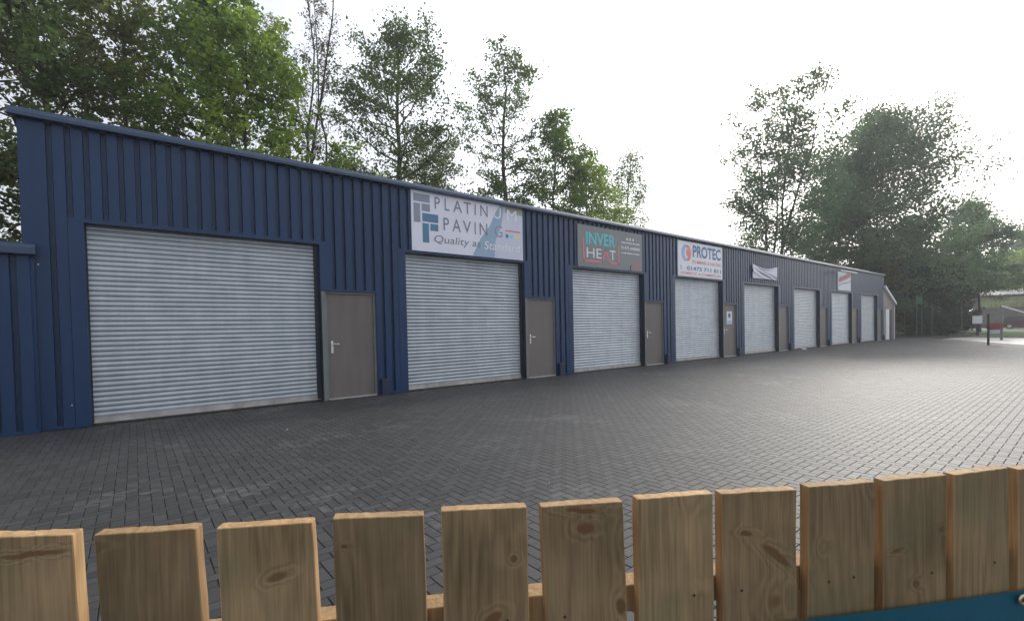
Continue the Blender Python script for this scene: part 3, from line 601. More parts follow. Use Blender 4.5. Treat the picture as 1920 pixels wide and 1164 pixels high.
s6 = Sign('door_poster', (18.33, .05, 1.53), 'white paper notice with dark emblem on the fourth grey door', 'notice')
b = MB(); b.box(18.12, 18.55, .0505, .054, 1.28, 1.78); s6.part(b, 'sheet', flat('paper', (0.66, 0.66, 0.74)))
b = MB(); b.poly([(18.33+.10*math.cos(t*math.pi/8), 1.62+.10*math.sin(t*math.pi/8)) for t in range(16)], .049, .0503); s6.part(b, 'emblem', nv)
b = MB(); b.box(18.15, 18.52, .0493, .0503, 1.30, 1.42); s6.part(b, 'blue_strip', flat('poster_blue', (0.35, 0.45, 0.70)))

# paper litter by the sixth pier and a pale scrap on the yard
def litter(x, y, s_, label, rot):
    b = MB(); rr = random.Random(int(x*10)); n = 7
    pts = [(math.cos(i*2*math.pi/n)*s_*rr.uniform(.6, 1.1), math.sin(i*2*math.pi/n)*s_*rr.uniform(.3, .7), s_*rr.uniform(.05, .25)) for i in range(n)]+[(0, 0, s_*.38)]
    b.add(pts+[(p[0]*.95, p[1]*.95, p[2]-.05*s_) for p in pts], [(i, (i+1) % n, n) for i in range(n)]+[((i+1) % n+n+1, i+n+1, 2*n+1) for i in range(n)]+[(i, i+n+1, (i+1) % n+n+1, (i+1) % n) for i in range(n)])
    o = b.build('litter', flat('litter_paper', (0.7, 0.7, 0.68)), loc=(x, y, .002)); o.rotation_euler.z = rot; tag(o, label, 'litter')
litter(24.45, -.45, .24, 'crumpled pale paper scrap lying by the fifth grey door', .3)
litter(1.55, -2.35, .018, 'tiny white scrap lying on the block paving in front of the first shutter', .9)

db = MB(); rr = random.Random(77)
for i in range(130):                                     # chips and grit scattered on the blocks
    x = rr.uniform(-4, 12) if i < 100 else rr.uniform(8, 30); y = rr.uniform(-7.6, -.1); q = rr.uniform(.003, .009); z = .0012; a_ = rr.uniform(0, 6.28)
    P = [(x+q*rr.uniform(.6, 1.2)*math.cos(a_+t_*1.257), y+q*rr.uniform(.5, 1.1)*math.sin(a_+t_*1.257), z) for t_ in range(5)]
    db.add(P+[(x, y, z+q*.7)], [(t_, (t_+1) % 5, 5) for t_ in range(5)])
tag(db.build('debris', flat('grit', (0.45, 0.44, 0.42), .8)), 'small pale stone chips scattered over the block paving', 'debris', kind='stuff')

# ------------------------------------------------------------------ picket fence by the camera
FA = R(-29.2457); FO = Vector((-.05202, -8.27036, 0))
def fpt(s, off, z): return Vector((FO.x+math.cos(FA)*s-math.sin(FA)*off, FO.y+math.sin(FA)*s+math.cos(FA)*off, z))
fence = empty('picket_fence', fpt(.77, .05, 0), FA); tag(fence, 'low wooden picket fence of wide sawn boards across the foreground', 'fence')
F0 = .77
BO = [(-.1511, 1.0231, -.0248, 1.0155, .0032), (0, 1.0125, .1274, 1.0105, .005), (.1536, 1.0074, .2825, 1.0059, .0035), (.3108, 1.0081, .4427, 1.0007, .001), (.4692, 1.0058, .6028, 1.0013, 0), (.6259, .9993, .762, .9968, .003), (.7869, .9983, .9222, .9973, .0), (.9379, .9952, 1.0802, .9929, 0), (1.1041, .9943, 1.2406, .9926, -.002), (1.2573, .9943, 1.3932, .995, -.001), (1.4106, .9939, 1.5356, .9981, 0), (1.5568, .9936, 1.6849, .9972, .001), (1.706, .995, 1.836, .993, .002), (1.857, .994, 1.99, .992, 0), (2.01, .992, 2.142, .993, 0), (2.163, .993, 2.295, .991, 0)]
BO = [(-.1511-.155*k, 1.022, -.0248-.155*k, 1.019, .002) for k in range(4, 0, -1)]+BO
TH = .0215
rb = random.Random(8)
for (sa, za, sb, zb, lean) in BO:
    k = lean/.15; b = MB(); wdt = sb-sa; tw = rb.uniform(-.002, .002); e = .0014
    NP = 16
    cr = [(sa+e+(wdt-2*e)*i/(NP-1), 0, 0) for i in range(NP)]+[(sb, e, 1), (sb, TH-e, 1)]+[(sb-e-(wdt-2*e)*i/(NP-1), TH, 0) for i in range(NP)]+[(sa, TH-e, 1), (sa, e, 1)]
    n = len(cr); V = []
    levels = [.03, .25, .5, .65, .76, .82, .86, .90, .935, .965]
    wl, wr = 0, 0
    for lz in levels:
        wl = wl*.6+rb.uniform(-.0006, .0006); wr = wr*.6+rb.uniform(-.0006, .0006); sh_ = k*(1-lz)
        V += [(s_+sh_+wl+(wr-wl)*(s_-sa)/wdt-F0, o_-.05, lz) for s_, o_, _ in cr]
    zj = []; zq = 0
    for i in range(NP): zq = zq*.5+rb.uniform(-.0005, .0005); zj.append(zq)
    zj2 = [q_+rb.uniform(-.0006, .0006) for q_ in zj]
    jit = zj+[zj[-1], zj2[-1]]+zj2[::-1]+[zj2[0], zj[0]]
    V += [(s_-F0, o_-.05+tw*(s_-sa)/wdt, za+(zb-za)*(s_-sa)/wdt-.0012+j_) for (s_, o_, _), j_ in zip(cr, jit)]
    V += [(sa+wdt/2+(s_-sa-wdt/2)*.99-F0, TH/2+(o_-TH/2)*.92-.05+tw*(s_-sa)/wdt, za+(zb-za)*(s_-sa)/wdt+j_) for (s_, o_, _), j_ in zip(cr, jit)]
    nl = len(levels)+2; fs = []; mi = []
    for l in range(nl-1):
        for i in range(n):
            j = (i+1) % n; fs.append((l*n+i, l*n+j, (l+1)*n+j, (l+1)*n+i)); mi.append(1 if (cr[i][2] or cr[j][2] or l == nl-2) else 0)
    T0 = (nl-1)*n                                        # sawn top: strips between front and back edge
    fr = [T0+i for i in range(NP)]; bk = [T0+2*NP+1-i for i in range(NP)]
    for i in range(NP-1): fs.append((fr[i], fr[i+1], bk[i+1], bk[i])); mi.append(1)
    fs.append((fr[-1], T0+NP, T0+NP+1, bk[-1])); mi.append(1); fs.append((T0+n-1, fr[0], bk[0], T0+n-2)); mi.append(1)
    b.add(V, fs); b.mi = mi
    ob_ = b.build('board', [M['wood'], M['cut']], fence)
    for fr_ in (.27, .72):
        if rb.random() < .35: continue
        zz_ = .822+rb.uniform(-.008, .008); xx_ = sa+(sb-sa)*(fr_+rb.uniform(-.05, .05))+k*.18-F0
        nl_ = MB(); nl_.tube([(xx_, -.0495, zz_), (xx_, -.0507, zz_)], .0022, 8); nl_.build('nail', M['black'], ob_)
rl = MB(); rl.box(-.78-F0, 2.35-F0, TH+.0005-.05, TH+.040-.05, .800, .8455); rl.v = [(x, y, z) for x, y, z in rl.v]
rl.build('rail', M['cut'], fence, bevel=.002)
rl = MB(); rl.box(-.78-F0, 2.35-F0, TH+.0005-.05, TH+.040-.05, .20, .245); rl.build('rail', M['cut'], fence, bevel=.002)
for s_ in (-.60, 1.18+.012, 2.24):
    ps = MB(); ps.box(s_-F0-.035, s_-F0+.035, TH+.041-.05, TH+.115-.05, -.01, .80); ps.build('post', M['wood'], fence, bevel=.002)
# teal vinyl banner tied on the camera side of the boards
bn = empty('fence_banner', fpt(1.7, -.006, 0), FA); tag(bn, 'deep teal vinyl banner with brass eyelet tied across the boards at the lower right', 'banner')
nx_, nz_ = 60, 16; V = []; F = []
bx0, bx1 = .99, 2.3
for i in range(nx_+1):
    s_ = bx0+(bx1-bx0)*i/nx_
    zt_ = np.interp(s_, [.99, 1.02, 1.3, 1.56, 2.3], [.7695, .7699, .7657, .7663, .765])
    for j in range(nz_+1):
        v = j/nz_; z = .18+(zt_-.18)*v
        rad = math.hypot(s_-1.546, (z-.752)*1.0); y = -.004-.004*math.sin(s_*9+z*5)*(1-v*.6)-.003*math.sin(s_*23-z*14)*(1-v)
        V.append((s_-1.7, y, z))
for i in range(nx_):
    for j in range(nz_): a = i*(nz_+1)+j; F.append((a, a+nz_+1, a+nz_+2, a+1))
sh_ = npmesh('vinyl_sheet', V, F, M['vinyl'], bn, smooth=True)
for s_ in (1.546, 2.15):
    t = MB(); n = 20
    for i in range(n):
        a0, a1 = 2*math.pi*i/n, 2*math.pi*(i+1)/n
        prf = [(.0045, -.0095), (.0065, -.0115), (.0095, -.0105), (.0105, -.0085)]
        P = [(s_-1.7+r_*math.cos(a), y_, .752+r_*math.sin(a)) for a in (a0, a1) for r_, y_ in prf]
        t.add(P, [(q, q+1, 4+q+1, 4+q) for q in range(3)])
    ey = t.build('eyelet', mat('brass', (0.55, 0.45, 0.28), .35, .8), bn, smooth=True)
    hb = MB(); hb.tube([(s_-1.7, -.0093, .752), (s_-1.7, -.0085, .752)], .0047, 14); hb.build('eyelet_hole', M['black'], bn)

# ------------------------------------------------------------------ trees
def tubes(polys):       # polys: list of (pts array n x 3, radii n, sides) -> V, F
    V = []; F = []; o = 0
    for P, rad, sd_ in polys:
        n = len(P); T = np.gradient(P, axis=0); T /= np.linalg.norm(T, axis=1)[:, None]+1e-9
        up = np.array([.31, .17, .93]) if abs(T[0, 2]) < .9 else np.array([.93, .17, .31])
        A = np.cross(T, up); A /= np.linalg.norm(A, axis=1)[:, None]+1e-9; B = np.cross(T, A)
        t = np.arange(sd_)*2*math.pi/sd_
        V.append((P[:, None]+(A[:, None]*np.cos(t)[None, :, None]+B[:, None]*np.sin(t)[None, :, None])*np.asarray(rad)[:, None, None]).reshape(-1, 3))
        i = np.arange(n-1)[:, None]*sd_; k = np.arange(sd_)[None]; k2 = (k+1) % sd_
        F.append((np.stack([i+k, i+k2, i+sd_+k2, i+sd_+k], -1)).reshape(-1, 4)+o); o += n*sd_
    return np.concatenate(V), np.concatenate(F)
def tree(x, y, H, Rr, label, leaf='l_mid', base=.25, nprim=34, nleaf=14000, ls=.10, seed=0, stems=1, prof='oval', el=(5, 60), droop=0., bark='bark', cl=.16, name='tree', cat='tree', trunk_r=None, spread=.12, group=None, z0=-.05, lean=(0, 0)):
    rg = np.random.default_rng(seed+11)
    polys = []; leafpts = []; leafw = []
    tr_ = trunk_r or H*.0095
    def pf(t):
        if prof == 'oval': return (math.sin(math.pi*min(1, .12+t*.86))**.75)
        if prof == 'cone': return max(.12, 1.05-t*.95)
        if prof == 'vase': return .45+.65*t if t < .75 else .94-(t-.75)*2.2
        if prof == 'col': return .75 if t < .8 else .75-(t-.8)*2.6
        if prof == 'dome': return math.sqrt(max(.03, 1-(t*.97)**2.2))
        return 1
    for s_ in range(stems):
        a0 = rg.uniform(0, 6.28); ln = 0 if stems == 1 else rg.uniform(.10, .26)
        n = 12; tt = np.linspace(0, 1, n); Hs = H*(1 if s_ == 0 else rg.uniform(.8, .98))
        wob = np.cumsum(rg.normal(0, H*.006, (n, 2)), 0); wob[0] = 0
        TP = np.stack([x+wob[:, 0]+math.cos(a0)*ln*Hs*tt**1.2+lean[0]*tt, y+wob[:, 1]+math.sin(a0)*ln*Hs*tt**1.2+lean[1]*tt, z0+tt*(Hs-z0)*.97], 1)
        rads = tr_*(1-.88*tt)*(1 if stems == 1 else .75); rads[0] *= 1.35
        polys.append((TP, rads, 8))
        npm = max(6, int(nprim/stems))
        for i in range(npm):
            u = (i+rg.uniform(0, 1))/npm; t = base+(1-base)*u**.92*.97
            f = t*(n-1); k = min(int(f), n-2); P0 = TP[k]+(TP[k+1]-TP[k])*(f-k)
            az = i*2.399+rg.uniform(-.5, .5)+s_; Lb = Rr*pf(u)*rg.uniform(.62, 1.12)*(1 if stems == 1 else .8)
            e = R(el[0]+(el[1]-el[0])*u+rg.uniform(-12, 12)); m = 6; q = np.linspace(0, 1, m)
            rise = np.sin(e)*Lb*q+(.18*Lb if droop == 0 else -droop*Lb)*q**2
            jit = np.cumsum(rg.normal(0, Lb*.035, (m, 3)), 0); jit[0] = 0
            BP = P0+np.stack([np.cos(az)*np.cos(e)*Lb*q, np.sin(az)*np.cos(e)*Lb*q, rise], 1)+jit
            rb0 = max(.008, tr_*(1-.88*t)*.45); polys.append((BP, rb0*(1-.8*q), 5))
            ns = 7
            for j in range(ns):
                v = .22+.78*(j+rg.uniform(0, 1))/ns; f2 = v*(m-1); k2 = min(int(f2), m-2); S0 = BP[k2]+(BP[k2+1]-BP[k2])*(f2-k2)
                sa = az+(1 if j % 2 else -1)*R(rg.uniform(25, 65)); Ls = Lb*.42*(1.15-.55*v)*rg.uniform(.7, 1.2)+.1*Rr*.3
                se = e*.5+R(rg.uniform(-15, 30))-droop*.5; q2 = np.linspace(0, 1, 4)
                SP = S0+np.stack([np.cos(sa)*np.cos(se)*Ls*q2, np.sin(sa)*np.cos(se)*Ls*q2, np.sin(se)*Ls*q2-droop*Ls*q2**2*1.6], 1)+np.cumsum(rg.normal(0, Ls*.05, (4, 3)), 0)*(q2[:, None] > 0)
                polys.append((SP, np.maximum(.0035*H/12, rb0*.42*(1-.8*q2)), 3)); leafpts.append(SP[1:]); leafw += [Ls]*3
                for l in range(3):
                    v3 = rg.uniform(.3, 1); S1 = SP[0]+(SP[3]-SP[0])*v3; ta = sa+R(rg.uniform(-70, 70)); L3 = Ls*rg.uniform(.3, .55); te = se+R(rg.uniform(-25, 35))-droop
                    E_ = S1+np.array([np.cos(ta)*np.cos(te), np.sin(ta)*np.cos(te), np.sin(te)])*L3
                    TP3 = np.stack([S1, (S1+E_)/2+rg.normal(0, L3*.05, 3), E_]); polys.append((TP3, np.array([.004, .003, .002])*H/12, 3)); leafpts.append(TP3[1:]); leafw += [L3]*2
    root = empty(name, (x, y, 0)); tag(root, label, cat, group)
    V, F = tubes(polys); V = V-np.array([x, y, 0]); npmesh('trunk', V, F, M[bark], root, smooth=True)
    if nleaf:
        LP = np.concatenate(leafpts); wgt = np.array(leafw); wgt = wgt/wgt.sum()
        # clumps: some twigs are fuller than others
        cw = rg.gamma(.8, 1, len(LP))+.15; wgt = wgt*cw; wgt /= wgt.sum()
        idx = rg.choice(len(LP), nleaf, p=wgt); C_ = LP[idx]+rg.normal(0, spread*Rr/2.0, (nleaf, 3))*np.array([1, 1, .65])
        if droop: C_[:, 2] -= rg.uniform(0, .5*droop*Rr, nleaf)
        nrm = rg.normal(0, 1, (nleaf, 3))+np.array([0, 0, .9]); nrm /= np.linalg.norm(nrm, axis=1)[:, None]
        a = np.cross(nrm, rg.normal(0, 1, (nleaf, 3))); a /= np.linalg.norm(a, axis=1)[:, None]; b = np.cross(nrm, a)
        sz = ls*rg.uniform(.55, 1.35, nleaf)[:, None]
        Q = np.stack([C_-a*sz*.5, C_+b*sz*.33+nrm*sz*.06, C_+a*sz*.5, C_-b*sz*.33+nrm*sz*.06], 1).reshape(-1, 3)-np.array([x, y, 0])
        npmesh('crown', Q, np.arange(nleaf*4).reshape(-1, 4), M[leaf], root)
    return root

GB = 'trees standing behind the blue row'
tree(-2.9, 6.6, 12.5, 2.6, 'dark leafy tree furthest left behind the blue row', 'l_dark', .12, 50, 17000, .135, 1, group=GB, spread=.085)
tree(-1.5, 8.2, 13.5, 2.7, 'olive green tree second from the left behind the blue row, thin dark trunk', 'l_olive', .12, 56, 17000, .135, 2, group=GB, spread=.085)
tree(.1, 10.5, 14.5, 2.7, 'dense dull green tree behind the first shutter, top out of the picture', 'l_olive', .12, 56, 19000, .14, 3, group=GB, spread=.085)
tree(1.5, 8.8, 13.2, 2.8, 'mid green tree with dark leaning trunk behind the first shutter', 'l_mid', .15, 54, 20000, .135, 4, group=GB, spread=.085, lean=(.5, 0))
tree(2.75, 7.0, 10.7, 2.45, 'bright fresh yellow-green tree standing nearest behind the first grey door', 'l_fresh', .15, 60, 24000, .135, 5, 1, 'dome', (0, 45), group=GB, spread=.085)
tree(5.4, 9.3, 15.8, 1.8, 'tall nearly bare slender tree with forked stems beside the bright green tree', 'l_bronze', .3, 40, 4200, .07, 6, 3, 'col', (50, 74), cl=.1, group=GB, trunk_r=.11)
tree(6.7, 9.6, 14.6, 1.5, 'thin twiggy tree with few buds left of the round dark alder', 'l_bronze', .3, 34, 3600, .07, 7, 2, 'col', (48, 72), group=GB, trunk_r=.10)
tree(8.55, 8.2, 13.6, 2.75, 'full round-topped alder with straight dark trunk behind the white paving sign', 'l_dark', .30, 54, 23000, .115, 8, 1, 'oval', (0, 55), group=GB, spread=.13, trunk_r=.19)
tree(14.3, 9.2, 14.5, 2.6, 'open airy alder with bare straight trunk behind the second grey door', 'l_dark', .34, 48, 12500, .12, 9, 1, 'vase', (-8, 50), group=GB, spread=.11, trunk_r=.20)
tree(16.5, 8.2, 12.6, 2.1, 'narrow light green tree right of the airy alder', 'l_mid', .15, 50, 18000, .13, 10, 1, 'oval', (15, 60), group=GB, spread=.14)
tree(18.9, 7.8, 9.9, 2.5, 'low bright green tree behind the grey sign, between alder and birch', 'l_fresh', .15, 46, 24000, .13, 12, 1, 'dome', (15, 60), group=GB, spread=.14)
tree(24.2, 9.2, 12.8, 2.2, 'small weeping birch with hanging twigs right of the low bright green tree', 'l_mid', .2, 46, 17000, .11, 13, 1, 'dome', (20, 60), droop=.55, bark='bark_pale', group=GB, spread=.14)
tree(12.0, 12.5, 11.5, 2.9, 'pale loose tree seen low between the two alders', 'l_olive', .2, 36, 12000, .12, 24, 1, 'oval', (0, 50), group=GB)
tree(37.0, 6.3, 19.4, 5.2, 'tall many-stemmed tree with ragged open top above the far end of the row', 'l_grey', .16, 76, 30000, .19, 14, 4, 'oval', (15, 68), group=GB)
tree(6.3, 7.0, 7.4, 1.9, 'low fresh green sapling showing just over the roof left of the round alder', 'l_fresh', .2, 36, 8000, .12, 41, 2, 'dome', (0, 50), group=GB, spread=.1)
tree(11.6, 8.3, 8.4, 2.0, 'low thin green sapling showing just over the roof between the two alders', 'l_mid', .2, 36, 7000, .12, 42, 2, 'dome', (0, 50), group=GB, spread=.1)
GR = 'big trees past the far end of the row'
tree(52.0, 3.0, 18.2, 6.9, 'broad dense grey-green tree rising right behind the end of the row', 'l_grey', .12, 110, 76000, .215, 15, 1, 'dome', (5, 62), group=GR, spread=.15)
tree(50.5, 7.4, 15.5, 5.0, 'darker bushy tree between the ragged-topped tree and the broad dense one', 'l_grey', .12, 60, 30000, .215, 16, 2, 'dome', (5, 60), group=GR)
tree(64.0, -1.7, 12.8, 5.0, 'tiered dark tree with flat spreading branches above the dark hedge', 'l_grey', .26, 60, 36000, .20, 17, 1, 'cone', (-5, 38), group=GR, spread=.10)
tree(112.0, -1.6, 14.5, 4.6, 'green tree at the right edge of the picture behind the grey shed', 'l_mid', .15, 44, 15000, .38, 18, 1, 'dome', (0, 50), group=GR)
tree(98.0, -1.0, 9.3, 5.0, 'pale green tree far behind the roof of the grey shed', 'l_fresh', .1, 44, 14000, .36, 19, 1, 'dome', (0, 50), group=GR)
tree(100.0, 5.5, 10.5, 5.0, 'mid green tree far behind the left end of the grey shed', 'l_mid', .1, 44, 14000, .36, 20, 1, 'dome', (0, 50), group=GR)
GH = 'dark evergreens past the far end of the row'
tree(72.0, .75, 3.4, 1.3, 'small dark bush in the gap left of the grey shed', 'l_hedge', .02, 30, 8000, .2, 31, 2, 'dome', (-5, 45), group=GH)
tree(56.0, 1.6, 8.8, 3.4, 'large dark evergreen bush filling the space right of the outbuilding', 'l_hedge', .03, 80, 42000, .21, 21, 2, 'dome', (-5, 45), group=GH)
tree(53.0, .3, 5.6, 2.2, 'lower dark evergreen bush in front of the large one, by the mesh fence', 'l_hedge', .02, 60, 26000, .18, 22, 2, 'dome', (-5, 45), group=GH)
tree(50.0, 3.6, 7.6, 2.8, 'dark olive bush directly behind the pinkish outbuilding', 'l_olive', .03, 60, 26000, .19, 23, 2, 'dome', (-5, 45), group=GH)
tree(60.0, .5, 6.4, 2.4, 'dark evergreen bush at the right end of the hedge next to the grey shed', 'l_hedge', .02, 60, 26000, .2, 26, 2, 'dome', (-5, 45), group=GH)
tree(76.0, 3.2, 7.5, 2.4, 'dark evergreen bush set back beside the left end of the grey shed', 'l_hedge', .02, 60, 20000, .26, 29, 2, 'dome', (-5, 45), group=GH)
tree(64.0, 5.5, 11.0, 4.5, 'dark olive tree standing back behind the evergreen bushes', 'l_olive', .05, 60, 26000, .26, 27, 1, 'dome', (-5, 45), group=GH)
tree(-3.6, 3.2, 3.9, 1.5, 'bushy green undergrowth shrub left of the low screen wall', 'l_mid', .02, 50, 16000, .09, 25, 3, 'dome', (0, 50), name='shrub', cat='shrub')
tree(-4.6, 7.0, 6.5, 2.2, 'tall dark shrub at the far left behind the low screen wall', 'l_mid', .02, 56, 20000, .10, 28, 3, 'dome', (0, 50), name='shrub', cat='shrub')

# ------------------------------------------------------------------ things past the far end
def post_box(mb, x, y, h, w_=.04): mb.box(x-w_, x+w_, y-w_, y+w_, 0, h)
tp = empty('sign_posts', (50, .2, 0)); tag(tp, 'pair of green posts carrying a small narrow green sign in front of the dark hedge', 'sign')
for yy in (.14, -.18): b = MB(); b.tube([(0, yy, 0), (0, yy, 3.1)], .03, 8); b.build('post', flat('post_green', (0.07, 0.16, 0.12)), tp)
b = MB(); b.box(-.07, -.046, -.22, .18, 2.6, 3.2); b.build('panel', flat('post_panel', (0.13, 0.25, 0.20)), tp)
# mesh fence along the hedge, running across the view
mf = empty('mesh_fence', (48, 0, 0)); tag(mf, 'dark green wire mesh fence with grey posts along the front of the hedge', 'fence')
ys = [2.6, .9, -.8, -2.5]
for yy in ys: b = MB(); b.tube([(.9, yy, 0), (.9, yy, 2.35), (.7, yy, 2.55)], .03, 6); b.build('post', flat('mesh_post', (0.10, 0.11, 0.105)), mf)
b = MB()
for i in range(60): b.tube([(.86, 2.6-i*5.1/59, .05), (.86, 2.6-i*5.1/59, 2.3)], .003, 3, caps=False)
for j in range(14): b.tube([(.855, 2.6, .1+j*.165), (.855, -2.5, .1+j*.165)], .003, 3, caps=False)
b.build('wire_mesh', flat('mesh_green', (0.03, 0.06, 0.045)), mf)
gate = empty('gate_post', (32.1, -5.71, 0)); tag(gate, 'black square gate post at the edge of the paving', 'post')
b = MB(); b.box(-.042, .042, -.042, .042, 0, 1.47); b.build('post', M['black'], gate, bevel=.008)
b = MB(); b.box(-.05, .05, -.05, .05, 1.47, 1.5); b.build('cap', M['black'], gate)
hs = empty('hoarding_flag', (32.4, -5.55, 0)); tag(hs, 'small red and white notice fixed beside the black gate post', 'sign')
b = MB(); b.add([(.0+e_*.02, a_, c_) for e_ in (0, 1) for a_, c_ in [(-.05, .80), (-.10, .72), (-.50, .74), (-.64, .82), (-.62, 1.0), (-.42, 1.07), (-.05, 1.02)]], [tuple(range(6, -1, -1)), tuple(range(7, 14))]+[(i, (i+1) % 7, 7+(i+1) % 7, 7+i) for i in range(7)]); b.build('red_panel', flat('flag_red', (0.30, 0.07, 0.055)), hs)
b = MB(); b.box(.003, .017, -.52, -.11, .56, .735); b.build('white_panel', flat('flag_white', (0.6, 0.65, 0.7)), hs)
b = MB(); b.box(.021, .04, -.62, .13, .93, .95); b.build('bracket', M['black'], hs)
br = empty('barrier_post', (40, -5.42, 0)); tag(br, 'grey steel post with thin sloping arm standing on the far road edge', 'post')
b = MB(); b.box(-.06, .06, -.06, .06, 0, 2.03); b.build('post', M['frame'], br)
b = MB(); b.tube([(-.08, 0, 2.0), (-.08, -1.5, 1.32)], .03, 8); b.build('arm', M['alu'], br)
no = empty('notice_post', (48, -3.43, 0)); tag(no, 'dark post carrying a blank white notice board on the verge', 'sign')
b = MB(); b.box(.0, .12, -.10, .06, .03, 1.75); b.build('post', M['black'], no)
b = MB(); b.box(-.03, -.004, -.28, .24, .93, 1.50); b.build('board', M['white'], no)

# shed with long green banner
shd = empty('grey_shed', (88, -6, 0)); tag(shd, 'low grey-brown shed with pale sheet roof and long green banner at the right edge', 'building')
b = MB(); b.box(.0, 9, -16, 7.7, 0, 4.25); b.build('wall', mat('shed_wall', (0.13, 0.115, 0.115), .8, var=.2, vscale=2), shd)
b = MB()
n = 120; V = []; 
for i in range(n+1):
    yy = 7.95-24.3*i/n; dz = .035*math.cos(i*math.pi); V += [(-.35, yy, 4.30+dz), (4.5, yy, 5.15+dz), (9.3, yy, 4.3+dz)]
b.add(V, [(i*3+j, i*3+j+1, i*3+3+j+1, i*3+3+j) for i in range(n) for j in range(2)]); ro = b.build('roof', mat('asbestos_sheet', (0.42, 0.40, 0.36), .8, var=.2, vscale=1.2), shd)
so = ro.modifiers.new('t', 'SOLIDIFY'); so.thickness = .04
b = MB(); b.box(2.6, 2.85, 3.05, 3.3, 4.6, 5.55); b.build('flue', M['black'], shd)
b = MB(); b.box(-.3, -.001, -16, 7.8, 4.10, 4.24); b.build('gutter', M['black'], shd)
b = MB(); b.box(-.12, -.02, -3.2, 7.25, 2.7, 4.0); gb = b.build('banner_board', flat('shed_banner', (0.22, 0.30, 0.13), var=.2), shd)
b = MB(); b.box(-.13, -.1205, -3.2, 2.95, 3.35, 4.0); b.build('banner_picture', flat('shed_banner_grey', (0.22, 0.24, 0.27), var=.2), shd)
def ytext(s, ya, yb, z0, z1, m, x=-.125):
    o = text(s, 0, 1, 0, 1, 0, m, shd, (0, 0, 0)); co = np.zeros(len(o.data.vertices)*3, np.float32); o.data.vertices.foreach_get('co', co); co = co.reshape(-1, 3)
    o.data.vertices.foreach_set('co', np.stack([np.full(len(co), x), ya+(yb-ya)*co[:, 0], z0+(z1-z0)*co[:, 2]], 1).astype(np.float32).ravel()); o.data.update()
ytext('COMMERCIAL', 6.9, 3.2, 3.6, 3.88, flat('shed_red', (0.30, 0.05, 0.03)))
ytext('TEL: 01475 7', 6.2, 1.4, 2.82, 3.12, flat('shed_red', (0, 0, 0)))
b = MB(); b.box(-.03, -.001, -4.0, -1.5, .4, 2.1); b.build('window', M['dark'], shd)

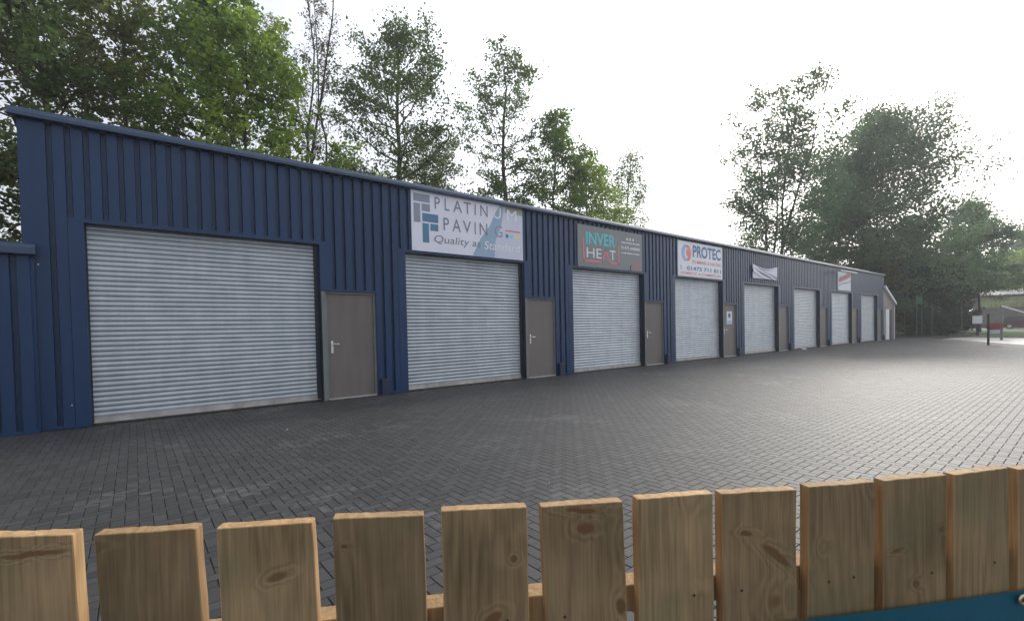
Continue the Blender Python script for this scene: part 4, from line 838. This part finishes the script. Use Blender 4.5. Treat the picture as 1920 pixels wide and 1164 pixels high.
# parked car on the far yard, seen side on
def car(x, y, rz):
    c = empty('parked_car', (x, y, .02), rz); tag(c, 'dark red hatchback parked side on in front of the grey shed', 'car')
    Lc, W_ = 4.2, .85
    prof_ = [(-2.08, .30), (-2.10, .62), (-2.02, .88), (-1.85, .95), (-1.75, .98), (1.0, .96), (1.45, .90), (1.95, .80), (2.08, .62), (2.10, .32), (1.75, .22), (-1.8, .22)]
    def loft(pr, secs, name, m, **kw):
        mb = MB(); n = len(pr); V = []
        for yy, f, dz in secs: V += [(px_*f, yy, pz+dz*(pz-.5)) for px_, pz in pr]
        k = len(secs); mb.add(V, [(a*n+i, a*n+(i+1) % n, (a+1)*n+(i+1) % n, (a+1)*n+i) for a in range(k-1) for i in range(n)]+[tuple(range(n-1, -1, -1)), tuple((k-1)*n+i for i in range(n))])
        return mb.build(name, m, c, smooth=False, **kw)
    red = mat('car_paint', (0.10, 0.012, 0.016), .25, .2, .6)
    loft(prof_, [(-W_, .96, -.04), (-W_+.06, .995, 0), (0, 1.0, .02), (W_-.06, .995, 0), (W_, .96, -.04)], 'body', red, bevel=.02)
    cab = [(-1.92, .94), (-1.55, 1.38), (-1.2, 1.46), (.05, 1.45), (.35, 1.38), (1.12, .95)]
    loft(cab, [(-.78, 1, 0), (-.62, .97, .02), (.62, .97, .02), (.78, 1, 0)], 'window_glass', mat('car_glass', (0.03, 0.045, 0.045), .08, 0, .6))
    rp = [(-1.60, 1.375), (-1.22, 1.475), (.07, 1.468), (.42, 1.37), (.05, 1.435), (-1.2, 1.445)]
    loft(rp, [(-.66, 1, .0), (.66, 1, .0)], 'roof', red)
    pl = MB()
    for sgn in (-1, 1):
        pl.tube([(-.45, sgn*.775, .95), (-.52, sgn*.64, 1.45)], .035, 4); pl.tube([(-1.62, sgn*.775, .95), (-1.45, sgn*.64, 1.42)], .06, 4)
    pl.build('pillar', red, c)
    for wx in (-1.28, 1.32):
        for sgn in (-1, 1):
            t = MB(); t.tube([(wx, sgn*.70, .31), (wx, sgn*.87, .31)], .31, 20); wo_ = t.build('wheel', M['rubber'], c)
            t = MB(); t.tube([(wx, sgn*.872, .31), (wx, sgn*.882, .31)], .19, 16); t.build('rim', M['alu'], wo_)
    for sgn in (-1, 1):
        t = MB(); t.box(1.82, 2.06, sgn*.62-.14, sgn*.62+.14, .66, .78); t.build('headlight', M['steel'], c, bevel=.02)
        t = MB(); t.box(-2.10, -1.98, sgn*.64-.1, sgn*.64+.1, .68, .9); t.build('tail_light', flat('lamp_red', (0.4, 0.01, 0.01)), c, bevel=.02)
        t = MB(); t.box(.62, .80, sgn*.94-.07, sgn*.94+.07, .92, 1.05); t.build('wing_mirror', red, c, bevel=.02)
        t = MB(); t.box(-.35, -.2, sgn*.862-.01, sgn*.862+.01, .80, .83); t.build('door_handle', M['black'], c)
car(81, -3.6, R(-88))

# ------------------------------------------------------------------ haze: thin volume added to soften and lighten the far trees
hz = MB(); hz.box(-40, 135, -60, 60, -1.0, 26)
ho = hz.build('haze', None); ho.data.materials.clear()
hm = bpy.data.materials.new('added_haze'); hm.use_nodes = True; t = hm.node_tree; t.nodes.clear()
pv = t.nodes.new('ShaderNodeVolumePrincipled'); pv.inputs['Color'].default_value = (.93, .97, .97, 1); pv.inputs['Density'].default_value = .0014; pv.inputs['Anisotropy'].default_value = .35
ou = t.nodes.new('ShaderNodeOutputMaterial'); t.links.new(pv.outputs[0], ou.inputs['Volume']); ho.data.materials.append(hm)
tag(ho, kind='stuff')
